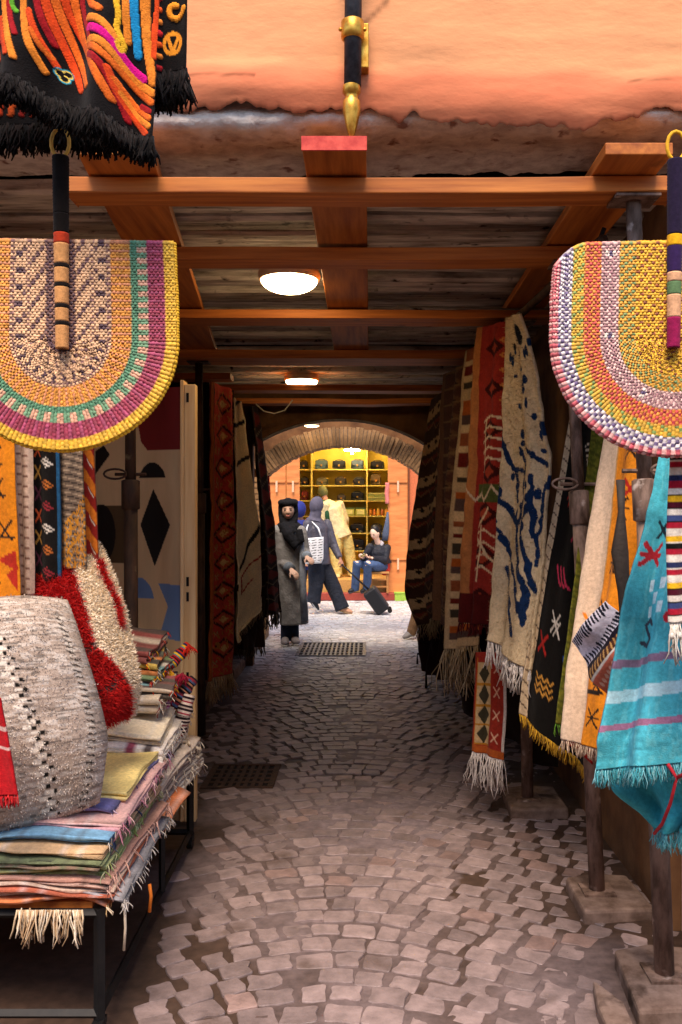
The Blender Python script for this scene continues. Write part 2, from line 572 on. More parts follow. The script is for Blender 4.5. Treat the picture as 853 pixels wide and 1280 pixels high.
# old lintel: uneven lime washed timber just under the plaster
nxl = 420
lx = np.linspace(-1.62, 1.12, nxl)
ang = np.linspace(0, 2 * math.pi, 44, endpoint=False)
LP = np.zeros((nxl, 44, 3))
for i, x_ in enumerate(lx):
    for k, a_ in enumerate(ang):
        sx, sz = math.cos(a_), math.sin(a_)
        p = 5
        r = (abs(sx) ** p + abs(sz) ** p) ** (-1 / p)
        rough = .030 * (float(fbm(x_ * 14, k * .55, 41, 5)) - .5)
        LP[i, k] = (x_, 2.93 + sx * r * (.222 + rough) - .034 * max(0, -sz) * (sx < 0), 2.768 + sz * r * (.085 + rough) + .012 * math.sin(x_ * 2.6))
build('lintel', MB().grid(LP, None, wrap_u=True), M['lintel'], pas, smooth=True)
# side walls, ceiling slab
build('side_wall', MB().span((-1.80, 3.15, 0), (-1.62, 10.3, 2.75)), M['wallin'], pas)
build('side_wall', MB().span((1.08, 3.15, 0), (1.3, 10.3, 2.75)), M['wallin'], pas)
build('ceiling_slab', MB().span((-1.8, 3.15, 2.76), (1.3, 8.62, 2.9)).span((-3.2, 3.15, 2.9), (3.2, 6.0, 6.2)), M['soffit'], pas)
# rough whitewashed boards seen between the beams
yb = 3.16
i = 0
while yb < 8.3:
    wd = random.uniform(.14, .27)
    mbb = MB()
    n = 26
    Pb = np.zeros((6, n, 3))
    zb = 2.655 + random.uniform(-.02, .03)
    wob = random.uniform(0, 50)
    xx = np.linspace(-1.62, 1.08, n)
    y0 = yb + .022 * (vnoise(xx * 2.2, xx * 0 + wob) - .5); y1 = yb + wd + .022 * (vnoise(xx * 2.2, xx * 0 + wob + 9) - .5)
    zz = zb + .018 * (fbm(xx * 1.7, xx * 0 + wob, 3, 3) - .5)
    for r, (yy_, dz) in enumerate(((y0, .05), (y0, .012), (y0 + .02, 0), (y1 - .02, .004), (y1, .016), (y1, .05))):
        Pb[r] = np.stack([xx, yy_ + 0 * xx, zz + dz], -1)
    mbb.grid(Pb)
    build('ceiling_board', mbb, M['whitewash'], pas, smooth=False)
    yb += wd + random.choice([.008, .012, .03, .045])
# cross beams: flat boards on edge of the props
BEAMS = [(2.75, .13, 2.5, -.95, .97, .05), (3.46, .14, 2.497, -1.5, 1.06, .05), (4.53, .2, 2.503, -1.6, 1.06, .045), (5.70, .30, 2.5, -1.6, 1.06, .055),
         (7.19, .2, 2.497, -1.6, 1.06, .05), (8.1, .2, 2.5, -1.6, 1.06, .05)]
for (y, dp, z, xa, xb, hh) in BEAMS:
    n = 14
    xx = np.linspace(xa, xb, n)
    mbb = MB()
    sag = .006 * np.sin(np.linspace(0, 3.1, n))
    ring = []
    for (dy, dz) in ((0, 0), (dp, 0), (dp, hh), (0, hh)):
        ring.append(np.stack([xx, y + dy + .006 * (vnoise(xx * 2, xx * 0 + y + dy) - .5), z + dz - sag + .012 * (vnoise(xx * 2.3, xx * 0 + y) - .5)], -1))
    Pr = np.stack(ring, 1)
    mbb.grid(Pr, None, wrap_u=True)
    mbb.f.append((0, 1, 2, 3)); mbb.f.append(tuple((n - 1) * 4 + k for k in (3, 2, 1, 0)))
    build('cross_beam', mbb, M['woodx'], pas, bevel=.004)
# boards running down the lane above the beams
def longboard(a0, a1, b0, b1, y0, y1, z0=2.556, z1=2.592):
    m = MB()
    m.add([(a0, y0, z0), (a1, y0, z0), (a1, y0, z1), (a0, y0, z1), (b0, y1, z0), (b1, y1, z0), (b1, y1, z1), (b0, y1, z1)],
          [(0, 1, 2, 3), (4, 7, 6, 5), (0, 4, 5, 1), (3, 2, 6, 7), (0, 3, 7, 4), (1, 5, 6, 2)])
    return build('long_board', m, M['woody'], pas, bevel=.003)


cb = longboard(-.194, -.007, -.23, .0, 2.57, 6.1)
build('painted_end', MB().span((-.196, 2.562, 2.554), (-.005, 2.5695, 2.595)), M['redpaint'], cb)
longboard(-.86, -.64, -1.28, -1.03, 2.6, 6.05)
longboard(.70, .90, .72, .92, 2.6, 6.4)
# short stub rail at the left
build('stub_rail', MB().span((-1.6, 6.55, 2.49), (-1.03, 6.72, 2.535)), M['woodx'], pas, bevel=.003)

# arches
def archwall(name, y0, y1, xc, hw, zs, rise, xa, xb, ztop, mat, n=40):
    R = (hw * hw + rise * rise) / (2 * rise)
    zc = zs + rise - R
    m = MB()
    th = math.asin(hw / R)
    pts = [(xc + R * math.sin(a), zc + R * math.cos(a)) for a in np.linspace(-th, th, n)]
    for (p, q) in zip(pts[:-1], pts[1:]):
        m.add([(p[0], y0, p[1]), (q[0], y0, q[1]), (q[0], y0, ztop), (p[0], y0, ztop),
               (p[0], y1, p[1]), (q[0], y1, q[1]), (q[0], y1, ztop), (p[0], y1, ztop)],
              [(0, 1, 2, 3), (4, 7, 6, 5), (0, 4, 5, 1)])
    m.span((xa, y0, 0), (xc - hw, y1, ztop)); m.span((xc + hw, y0, 0), (xb, y1, ztop))
    return build(name, m, mat, pas), pts, R, zc, th


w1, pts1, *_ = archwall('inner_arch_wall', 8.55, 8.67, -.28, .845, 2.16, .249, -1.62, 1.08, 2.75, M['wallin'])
# rounded edge of the inner arch, painted pale for the light behind
build('arch_edge', MB().tube([(x, 8.60, z - .002) for x, z in pts1], .022, 8), M['archedge'], w1, smooth=True)
XC2, HW2 = -.292, .915
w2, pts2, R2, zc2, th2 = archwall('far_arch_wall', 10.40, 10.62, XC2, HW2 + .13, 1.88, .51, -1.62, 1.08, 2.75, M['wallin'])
R2 = (HW2 ** 2 + .355 ** 2) / (2 * .355); zc2 = 2.275 - R2; th2 = math.asin(HW2 / R2) * 1.03
nb = 50
for i in range(nb):
    a0 = -th2 + 2 * th2 * (i + .07) / nb; a1 = -th2 + 2 * th2 * (i + .93) / nb
    r0 = R2 + random.uniform(-.006, .006); r1 = R2 + .22 + random.uniform(-.01, .01)
    yf = 10.30 + random.uniform(-.012, .012)
    q = [(XC2 + r * math.sin(a), yf, zc2 + r * math.cos(a)) for r, a in ((r0, a0), (r0, a1), (r1, a1), (r1, a0))]
    build('brick', MB().prism(q, (0, .38, 0), lin('a5825c') * random.uniform(.7, 1.2)), M['brick'], w2)
ma = MB()
aa = np.linspace(-th2, th2, 40)
Q = np.array([[[XC2 + r * math.sin(a), y, zc2 + r * math.cos(a)] for (r, y) in ((R2 + .012, 10.325), (R2 + .012, 10.64), (R2 + .2, 10.64), (R2 + .2, 10.325))] for a in aa])
ma.grid(Q, None, wrap_u=True)
build('arch_mortar', ma, M['archedge'], w2)  # mortar shares the pale tone painted for light from the alley
# brick jambs under the springing
for s in (-1, 1):
    z = .0
    while z < 1.88:
        for k in range(1):
            xj = XC2 + s * (HW2 + .12)
            build('brick', MB().box((xj + random.uniform(-.004, .004), 10.48, z + .03), (.24, .38, .056), None, lin('a5825c') * random.uniform(.7, 1.15)), M['brick'], w2)
        z += .066
    build('jamb_core', MB().box((XC2 + s * (HW2 + .135), 10.48, .93), (.25, .34, 1.86)), M['archedge'], w2)
# beam and boards between the two arches
build('cross_beam', MB().span((-1.6, 10.0, 2.54), (1.06, 10.14, 2.585)), M['woodx'], pas, bevel=.004)

# ---- unseen house wall added behind the viewer to block low sky light
opp = thing('opposite_light_blocker', 'terracotta house across the street behind the viewer', 'building', (0, -2.3, 0))
build('wall', MB().span((-9, -2.7, 0), (9, -2.3, 3.1)), M['wallout'], opp)
build('parapet', MB().span((-9, -2.72, 3.1), (9, -2.26, 3.22)), M['wallout'], opp)

# ---- ceiling lamps
def lamp(c, r, lit, lab, h=.06):
    t = thing('ceiling_lamp', lab, 'lamp', c, 'round lamps on the passage ceiling')
    build('rim', MB().lathe(c, [(r * .98, .03), (r * 1.03, .015), (r * 1.0, -.012), (r * .9, -.014)], 32), M['lamprim'], t, smooth=True)
    prof = [(r * .93 * math.cos(a), -.012 - h * math.sin(a)) for a in np.linspace(0, math.pi / 2, 8)]
    build('glass_dome', MB().lathe(c, prof, 32), lit, t, smooth=True)
    build('backplate', MB().lathe(c, [(.001, .04), (r * .98, .04), (r * .98, .028)], 32), M['lamprim'], t)
    return t


lamp((-.37, 4.10, 2.592), .142, M['lamp'], 'large lit round ceiling lamp nearest the lane entrance')
lamp((-.555, 7.3, 2.60), .142, M['lamp'], 'lit round ceiling lamp farther in, half hidden by a beam')
lamp((-.65, 10.06, 2.50), .09, M['lampfar'], 'small lit lamp glimpsed behind the pale inner arch', .02)
wr_ = MB().tube([P(320, 505, 8.1), P(330, 514, 8.1), P(343, 517, 8.1), P(356, 513, 8.1), P(366, 500, 8.1)], .006, 6)
build('ceiling_cable', MB().tube([(x, 4.46 + .012 * math.sin(x * 7), 2.535 + .01 * math.sin(x * 5 + 1)) for x in np.linspace(.15, 1.0, 24)], .005, 6), flat('5a524a', .7), None, 'grey cable running across the ceiling behind the second beam', 'cable', smooth=True)
build('dangling_cable', wr_, M['wire'], None, 'pale cable sagging from the ceiling before the inner arch', 'cable', smooth=True)

# ================================================================== FAR ALLEY AND SHOP
sh = thing('leather_shop', 'small lit bag shop across the alley with yellow shelves and orange front', 'building', (-.4, 15.1, 0))
XL, XR, DS = -1.18, .33, 15.1
build('wall', MB().span((-5, DS, 0), (XL - .56, DS + .3, 3.4)).span((XR + .36, DS, 0), (5, DS + .3, 3.4)).span((XL - .56, DS, 2.85), (XR + .36, DS + .3, 3.4)), M['shopplaster'], sh)
build('shop_floor', MB().span((XL - .3, DS + .06, 0), (XR + .3, 16.9, .33)), flat('b98a4a', .6), sh)
build('step', MB().span((XL - .02, 14.88, 0), (XR + .12, 15.055, .13)), flat('8e3a2c', .6), sh, bevel=.01)
build('back_wall', MB().span((XL - .3, 16.8, .33), (XR + .3, 16.9, 3.0)), M['shopyellow'], sh)
build('inner_wall', MB().span((XL - .3, DS + .3, .33), (XL - .2, 16.8, 3.0)), M['shopyellow'], sh)
build('inner_wall', MB().span((XR + .2, DS + .3, .33), (XR + .3, 16.8, 3.0)), M['shopyellow'], sh)
build('shop_ceiling', MB().span((XL - .3, DS + .3, 3.0), (XR + .3, 16.9, 3.1)), M['shopyellow'], sh)
for x0, x1 in ((XL - .55, XL - .235), (XL - .225, XL), (XR, XR + .34)):
    d = build('door_leaf', MB().span((x0, DS - .06, .12), (x1, DS - .004, 2.84)), M['shoporange'], sh, bevel=.006)
    xm = (x0 + x1) / 2
    for zz_ in (2.0, .68):
        build('crossbar', MB().span((x0 + .01, DS - .085, zz_), (x1 - .01, DS - .061, zz_ + .035)), M['shoporange'], d, bevel=.004)
        build('latch', MB().span((xm - .015, DS - .10, zz_ - .16), (xm + .02, DS - .087, zz_ + .03)), flat('d8b08c', .6), d)
build('door_leaf', MB().span((XR + .37, DS - .05, .12), (XR + .72, DS - .004, 2.84)), flat('c4693f', .6), sh, bevel=.006)
build('door_frame', MB().span((XR + .341, DS - .09, .1), (XR + .37, DS - .004, 2.84)), flat('6e3a1c', .7), sh)
SZ = [2.30, 2.0, 1.716, 1.43, 1.11, .78]
for z in SZ:
    build('shelf', MB().span((XL - .2, 16.42, z - .022), (XR + .2, 16.79, z)), flat('c8b255', .6), sh, bevel=.003)
for px in (390, 459):
    x_ = (px - CX) * .015
    build('divider', MB().span((x_ - .014, 16.40, .33), (x_ + .014, 16.79, 2.9)), flat('c8b255', .6), sh, bevel=.003)
t = thing('shop_lamp', 'bright cross-shaped tube lamp under the shop ceiling', 'lamp', (-.3, 15.9, 2.6))
build('tube', MB().tube([(-.44, 15.95, 2.62), (-.16, 15.95, 2.62)], .016, 10), M['shoplight'], t)
build('tube', MB().tube([(-.30, 15.95, 2.55), (-.30, 15.95, 2.68)], .02, 10), M['shoplight'], t)
build('tube', MB().tube([(-.7, 15.75, 2.96), (-.0, 15.75, 2.96)], .03, 10), M['shoplight'], t)
build('hanger', MB().tube([(-.30, 15.95, 2.66), (-.30, 15.95, 3.0)], .006, 6), M['steel'], t)
build('hanger', MB().tube([(-.35, 15.75, 2.96), (-.35, 15.75, 3.0)], .006, 6), M['steel'], t)


def handbag(px, z, w, hh, c, lab, flapc=None, kind='box', y=16.53):
    x = (px - CX) * .0150
    t = thing('handbag', lab, 'handbag', (x, y, z), 'bags on the shop shelves')
    m = MB(); dp = .13
    n = 18
    loop = []
    e = 9 if kind == 'box' else 3.5
    for k in range(n):
        a = 2 * math.pi * k / n
        ca, sa = math.cos(a), math.sin(a)
        r = (abs(ca) ** e + abs(sa) ** e) ** (-1 / e)
        wz = (1 - .05 * sa)
        loop.append((ca * r * w / 2 * wz, sa * r * hh / 2 + hh / 2))
    rows = []
    for s, dy in ((.86, -dp / 2), (1, -dp / 2 + .02), (1, dp / 2 - .02), (.86, dp / 2)):
        rows.append([(x + lx_ * s, y + dy, z + .003 + hh / 2 + (lz - hh / 2) * s) for lx_, lz in loop])
    m.grid(np.array(rows), None, wrap_u=True)
    m.f.append(tuple(range(n))); m.f.append(tuple(3 * n + k for k in range(n))[::-1])
    build('bag_body', m, flat(c, .45), t, smooth=True)
    q = [(x - w * .44, y - dp / 2 - .008, z + hh * .98), (x + w * .44, y - dp / 2 - .008, z + hh * .98), (x + w * .40, y - dp / 2 - .008, z + hh * .48),
         (x, y - dp / 2 - .008, z + hh * .36), (x - w * .40, y - dp / 2 - .008, z + hh * .48)]
    build('flap', MB().prism(q, (0, .007, 0)), flat(flapc or c, .4), t, bevel=.002)
    build('clasp', MB().box((x, y - dp / 2 - .014, z + hh * .43), (.03, .012, .035)), M['brass'], t, bevel=.002)
    pts = [(x + w * .3 * math.cos(a), y, z + hh * .96 + .028 * math.sin(a)) for a in np.linspace(math.pi, 0, 9)]
    build('handle', MB().tube(pts, .007, 6), flat(c, .5), t, smooth=True)


BAGS = [(380, 0, .15, .15, '1d1a18', 'small black'), (402, 0, .24, .17, '44555a', 'blue-grey'), (424, 0, .25, .16, '15171c', 'wide black'), (447, 0, .24, .17, '3f4c55', 'slate grey'), (472, 0, .26, .15, '121318', 'flat black'),
        (381, 1, .15, .14, '2a241c', 'dark brown'), (403, 1, .22, .13, '5a5238', 'olive patterned'), (426, 1, .22, .14, '302718', 'brown buckled'), (449, 1, .23, .13, '24201c', 'rounded dark'), (470, 1, .2, .2, '5a4526', 'tall round brown'),
        (381, 2, .14, .17, '6a2418', 'dark red'), (403, 2, .2, .13, '3a3a34', 'charcoal'), (427, 2, .16, .1, '4a4236', 'low grey'), (447, 2, .24, .15, '14110f', 'black gold-clasped'),
        (402, 3, .2, .14, '33291f', 'dusky brown'), (425, 3, .18, .13, '2b2622', 'dull black'),
        (447, 4, .27, .16, '1a1b1e', 'large glossy black'), (425, 4, .2, .15, '262220', 'soft black'), (471, 4, .22, .15, '2d2a26', 'dark grey'),
        (447, 5, .27, .2, '141416', 'tall soot-black'), (471, 5, .22, .18, '1d1d20', 'matte black'), (424, 5, .22, .18, '201b18', 'deep brown')]
ROWN = ['topmost', 'second', 'third', 'fourth', 'fifth', 'lowest']
for k, (px, r, w, hh, c, nm) in enumerate(BAGS):
    handbag(px, SZ[r], w, hh, c, '%s handbag on the %s shop shelf from the top' % (nm, ROWN[r]) if r not in (0, 5) else '%s handbag on the %s shop shelf' % (nm, ROWN[r]),
            kind='round' if 'round' in nm or 'soft' in nm else 'box')
for k, px in enumerate((437, 451)):
    x_ = (px - CX) * .015
    t = thing('gift_box', 'pale yellow-green box, %s of the pair on the fourth shelf' % ('left' if k == 0 else 'right'), 'box', (x_, 16.5, 1.43), 'yellow-green boxes on the shop shelf')
    build('box_body', MB().box((x_, 16.5, 1.43 + .066), (.185, .16, .13)), flat('b3b24c', .6), t, bevel=.006)
    build('window', MB().box((x_, 16.418, 1.43 + .07), (.13, .006, .08)), flat('d8d58a', .5), t)
    build('lid', MB().box((x_, 16.5, 1.43 + .14), (.19, .165, .02)), flat('3d5a2e', .6), t, bevel=.004)
for k, px in enumerate((463, 468, 473, 478, 483)):
    x_ = (px - CX) * .015
    build('jar', MB().lathe((x_, 16.5, 1.433), [(.001, 0), (.028, 0), (.03, .02), (.03, .09), (.02, .11), (.02, .125), (.001, .125)], 14), flat(['d98a2b', 'c4702a', 'e0a035', 'b8622a', 'd5922f'][k], .35), None,
          '%s of the five amber jars on the fourth shop shelf' % ['leftmost', 'second from left', 'middle one', 'second from right', 'rightmost'][k], 'jar', 'amber jars on the shop shelf', smooth=True)
mbx = MB()
for k in range(4):
    mbx.box(((471 - CX) * .015, 16.52, 1.716 + .018 + k * .036), (.33 - .01 * (k % 2), .2, .033), None, lin(['8d9150', 'a9a860', '7f8a4a', 'b0a860'][k]))
build('folded_scarf', mbx, M['cloth'], None, 'neat stack of green folded scarves on the third shop shelf', 'scarf', bevel=.008)
# things hanging at the shop door
mbx = MB()
z0 = 1.55
for k in range(1):
    Pq = np.array([[[(481.5 + 5 * u - CX) * 15.0 / FPX + .006 * math.sin(v * 9), 14.985 + .012 * math.sin(u * 9), 2.0 - v * .36] for u in np.linspace(0, 1, 8)] for v in np.linspace(0, 1, 12)])
    mbx.grid(Pq)
build('scarf', mbx, flat('d07a72', .9), None, 'pink scarf hanging on the right shop door post', 'scarf', smooth=True, solid=.01)
mbx = MB().tube([P(483, 688, 15.0), P(482.5, 700, 15.0), P(482, 712, 15.0), P(482, 719, 15.0)], [(.03, .02), (.06, .035), (.085, .05), (.05, .03)], 14, side=(1, 0, 0))
build('red_bag', mbx, flat('c22f22', .7), None, 'red cloth bag hanging behind the seated person', 'bag', smooth=True)
mbx = MB().tube([P(485, 640, 15.03), P(484, 655, 15.0), P(482, 668, 15.0), P(481, 676, 15.0)], [(.015, .01), (.04, .02), (.06, .03), (.05, .03)], 12, side=(1, 0, 0))
build('jacket', mbx, flat('4a5468', .8), None, 'slate blue jacket hanging by the shop doorway', 'jacket', smooth=True)
build('crate', MB().box(P(503, 746, 14.95) + np.array([0, 0, .0]), (.26, .16, .13)).box(P(503, 746, 14.95) + np.array([0, 0, .07]), (.28, .18, .02)), flat('8fae3e', .7), None, 'small lime green crate at the foot of the orange door', 'crate', bevel=.006)


# ================================================================== TEXTILES
class Canvas:
    """a small woven picture in (u across, v down), u and v 0..1; wm, hm its size in metres"""
    def __init__(s, nu, nv, wm, hm, bg):
        s.nu, s.nv, s.wm, s.hm = nu, nv, wm, hm
        s.U, s.V = np.meshgrid(np.linspace(0, 1, nu), np.linspace(0, 1, nv))
        s.X, s.Y = s.U * wm, s.V * hm
        s.C = np.tile(lin(bg), (nv, nu, 1)).astype(float)
        s.H = np.zeros((nv, nu))

    def put(s, m, c, h=0):
        s.C[m] = lin(c)
        if h: s.H[m] = h
        return s

    def rect(s, u0, v0, u1, v1, c):
        return s.put((s.U >= u0) & (s.U <= u1) & (s.V >= v0) & (s.V <= v1), c)

    def line(s, pts, w, c, h=0):
        m = np.zeros(s.U.shape, bool)
        for (a, b), (e, f) in zip(pts[:-1], pts[1:]):
            a, b, e, f = a * s.wm, b * s.hm, e * s.wm, f * s.hm
            dx, dy = e - a, f - b
            k = np.clip(((s.X - a) * dx + (s.Y - b) * dy) / max(dx * dx + dy * dy, 1e-9), 0, 1)
            m |= np.hypot(s.X - a - k * dx, s.Y - b - k * dy) < w / 2
        return s.put(m, c, h)

    def poly(s, pts, c):
        m = np.zeros(s.U.shape, bool)
        n = len(pts)
        for i in range(n):
            (x0, y0), (x1, y1) = pts[i], pts[(i + 1) % n]
            if y0 == y1: continue
            cr = ((y0 > s.V) != (y1 > s.V)) & (s.U < (x1 - x0) * (s.V - y0) / (y1 - y0) + x0)
            m ^= cr
        return s.put(m, c)

    def disc(s, u, v, r, c, r2=None):
        return s.put(((s.X - u * s.wm) / r) ** 2 + ((s.Y - v * s.hm) / (r2 or r)) ** 2 < 1, c)

    def diamond(s, u, v, a, b, c):
        return s.put(np.abs(s.X - u * s.wm) / a + np.abs(s.Y - v * s.hm) / b < 1, c)

    def zig(s, v, amp, n, w, c, u0=0, u1=1):
        us = np.linspace(u0, u1, 2 * n + 1)
        return s.line([(u, v + (amp if i % 2 else -amp) / 2) for i, u in enumerate(us)], w, c)

    def cross(s, u, v, r, w, c):
        a, b = r / s.wm, r / s.hm
        s.line([(u - a, v - b), (u + a, v + b)], w, c)
        return s.line([(u - a, v + b), (u + a, v - b)], w, c)

    def mottle(s, amt=.25, sx=30, sy=30, seed=1):
        n = fbm(s.X * sx, s.Y * sy, seed, 3)
        s.C *= (1 - amt / 2 + amt * n)[..., None]
        return s

    def heather(s, c, amt=.4, sx=300, sy=40, seed=3):
        n = vnoise(s.X * sx, s.Y * sy, seed)
        m = n > 1 - amt
        s.C[m] = s.C[m] * .4 + lin(c) * .6
        return s


def strands(points, length, color, r_=.004, droop=(0, 0, -1), jitter=.35, seg=3, cvar=.25):
    m = MB()
    pl_ = list(points)
    for p in pl_ + [pl_[random.randrange(len(pl_))] + np.random.normal(0, .003, 3) for _ in range(len(pl_) // 3)]:
        p = np.asarray(p, float)
        L_ = length * random.uniform(.7, 1.15)
        d = unit(np.asarray(droop, float) + np.array([random.uniform(-1, 1), random.uniform(-1, 1), random.uniform(-.3, .3)]) * jitter)
        q = p + d * L_ * .35 + np.array([random.uniform(-1, 1), random.uniform(-1, 1), 0]) * L_ * .06
        q2 = p + d * L_ * .7 + np.array([random.uniform(-1, 1), random.uniform(-1, 1), -.5]) * L_ * .12
        e = q2 + unit(d * .6 + np.array([random.uniform(-.6, .6), random.uniform(-.6, .6), -.7])) * L_ * .3
        c = lin(color) if not isinstance(color, list) else lin(random.choice(color))
        r = r_ * random.uniform(.55, .95)
        m.tube([p, q, q2, e], [r, r, r * .95, r * .7], seg, color=c * random.uniform(1 - cvar, 1 + cvar * .5))
    return m


def surface(rows, cv, fold=(.02, 3, .3), phase=0, fmax=1.0, crumple=.006, seed=0, taper_top=True):
    nu, nv = cv.nu, cv.nv
    vv = np.linspace(0, 1, nv)
    rv = [r[0] for r in rows]
    Lp = np.stack([np.interp(vv, rv, [r[1][k] for r in rows]) for k in range(3)], -1)
    Rp = np.stack([np.interp(vv, rv, [r[2][k] for r in rows]) for k in range(3)], -1)
    ker = np.hanning(max(5, nv // 8) | 1); ker /= ker.sum()
    def sm(a):
        out = a.copy()
        pad = len(ker) // 2
        for k in range(3):
            lo = 2 * a[0, k] - a[1:pad + 1, k][::-1]; hi = 2 * a[-1, k] - a[-pad - 1:-1, k][::-1]
            out[:, k] = np.convolve(np.concatenate([lo, a[:, k], hi]), ker, 'valid')
        return out
    Lp, Rp = sm(Lp), sm(Rp)
    U = cv.U[..., None]
    S = Lp[:, None, :] * (1 - U) + Rp[:, None, :] * U
    ac = unit((Rp - Lp).mean(0)); dn = unit((S[-1] - S[0]).mean(0))
    n = unit(np.cross(ac, dn))
    if n[1] > 0: n = -n
    amp, k, drift = fold
    prof = (.35 + .65 * np.sin(np.clip(cv.V * 1.2, 0, 1) * math.pi / 2)) * fmax
    D = amp * prof * np.sin(2 * math.pi * (k * cv.U + drift * cv.V) + phase) + amp * .45 * prof * np.sin(2 * math.pi * (k * 1.7 * cv.U - drift * 1.3 * cv.V) + phase * 2 + 1)
    D = D + crumple * (fbm(cv.X * 7, cv.Y * 7, seed + 5, 4) - .5) * 2 + cv.H
    S = S + D[..., None] * n
    return S, n


def rug(name, label, cat, rows, cv, fold=(.02, 3, .3), phase=0, thick=.008, fr=None, pile=None, group=None, seed=0, crumple=.006, mat=None, parent=None):
    S, n = surface(rows, cv, (fold[0] * 1.5, fold[1] * 1.15, fold[2]), phase, 1.0, crumple * 1.3, seed)
    o = build(name, MB().grid(S, cv.C), mat or M['cloth'], parent, label, cat, group, smooth=True, solid=thick, offset=0)
    if fr:
        length, color, cnt, r = fr[:4]
        pts = []
        for i in range(cnt):
            u = (i + random.uniform(.2, .8)) / cnt * (cv.nu - 1)
            a = int(u); f = u - a; b = min(a + 1, cv.nu - 1)
            pts.append(S[-1, a] * (1 - f) + S[-1, b] * f)
        if len(fr) > 4 and fr[4] == 'knot':
            # knotted tassels: strands gather in bunches
            q = []
            nb_ = max(3, cnt // 6)
            for i, p in enumerate(pts):
                q.append(p)
            m = strands(q, length, color, r, jitter=.12)
            for i in range(nb_):
                p = S[-1, int((i + .5) / nb_ * (cv.nu - 1))] + np.array([0, 0, -length * .35])
                m.ball(p, (r * 2.4, r * 2.4, r * 3), color=lin(color if isinstance(color, str) else color[0]), nu=7, nv=5)
        else:
            m = strands(pts, length, color, r)
        build('fringe', m, M['yarn'], o, kind='stuff', smooth=True)
    if pile:
        cnt, ln, wd = pile
        m = MB()
        for _ in range(cnt):
            a, b = random.randrange(cv.nu), random.randrange(cv.nv)
            p = S[b, a] + np.random.normal(0, .004, 3)
            c = cv.C[b, a] * random.uniform(.7, 1.12)
            d = unit(n + np.array([random.uniform(-.6, .6), random.uniform(-.3, .3), random.uniform(-1.1, .1)]))
            s = unit(np.cross(d, n + np.array([.1, .2, .3]))) * wd
            e = p + d * ln * random.uniform(.6, 1.2)
            m.add([p - s, p + s, e], [(0, 1, 2)], c)
        build('pile', m, M['yarn'], o, kind='stuff')
    return o


def px_rows(lst, dl, dr=None):
    """lst of (v, lx, ly, rx, ry) in photo pixels with depths of the left and right edge"""
    dr = dl if dr is None else dr
    f = lambda q, v: q if not isinstance(q, tuple) else q[0] + (q[1] - q[0]) * v
    return [(v, P(lx, ly, f(dl, v)), P(rx, ry, f(dr, v))) for v, lx, ly, rx, ry in lst]


GR, GL = 'rugs hanging along the right side', 'rugs hanging along the left side'
CREAM, RED, DRED, BLK, NAVY, ORG, GOLD = 'd9c6a4', 'a3231c', '5e1410', '14110f', '1c2c48', 'd9791f', 'd9a62c'

# ---- right side, near to far ------------------------------------------------
# turquoise blanket
cv = Canvas(170, 230, .55, 1.0, '4fb4c2')
cv.mottle(.5, 40, 12, 4)
cv.heather('6cc5cc', .3, 160, 30)
for v0, v1, c in ((.615, .638, '8a6f86'), (.70, .735, 'b8dfe6'), (.80, .825, 'a3708c')):
    cv.put((cv.V - .05 * (cv.U - .2) * -1 > v0) & (cv.V - .05 * (cv.U - .2) * -1 < v1), c)
for a, b in ((.10, .405), (.15, .44), (.11, .475), (.20, .40), (.21, .465)):
    cv.rect(a, b, a + .042, b + .03, 'cfe6ea')
cv.cross(.075, .335, .028, .013, 'c02b34')
cv.line([(.02, .335), (.13, .335)], .012, 'c02b34')
cv.cross(.12, .265, .022, .011, '27333c')
cv.line([(.175, .525), (.145, .512), (.105, .525), (.135, .548), (.165, .565), (.135, .585), (.09, .575)], .013, '3d4250')
cv.disc(.30, .51, .016, 'c02b34')
tq = rug('turquoise_blanket', 'turquoise wool blanket with fringed hem hanging at the right edge', 'blanket',
    px_rows([(0, 830, 555, 960, 545), (.25, 812, 655, 972, 650), (.5, 783, 770, 985, 760), (.8, 756, 905, 1000, 890), (1, 743, 962, 1010, 940)], (2.4, 2.28), (2.15, 2.05)),
    cv, (.022, 2.3, .35), 1.2, .01, (.045, ['59b7c2', '8fd0d8', '3a98a6'], 650, .0017), group=GR, seed=4, crumple=.012)
cv = Canvas(60, 60, .4, .35, '3fa4b0'); cv.mottle(.4, 40, 12, 6)
bk = rug('back_layer', 'drooping dark teal back layer tied with red cord', None,
    px_rows([(0, 752, 945, 985, 930), (.4, 772, 985, 960, 1000), (.75, 800, 1012, 925, 1022), (1, 816, 1036, 872, 1044)], 2.42, 2.25),
    cv, (.02, 2, .4), .4, .01, (.05, ['59b7c2', '7cc4cf'], 120, .0018), seed=8, crumple=.012, parent=tq)
build('cord', MB().tube([P(835, 955, 2.2), P(846, 972, 2.2), P(838, 1005, 2.22), P(828, 1030, 2.3), P(818, 1042, 2.4)], .0045, 6)
      .tube([P(846, 972, 2.2), P(872, 960, 2.15)], .0045, 6), flat('b3202c', .8), bk, smooth=True)
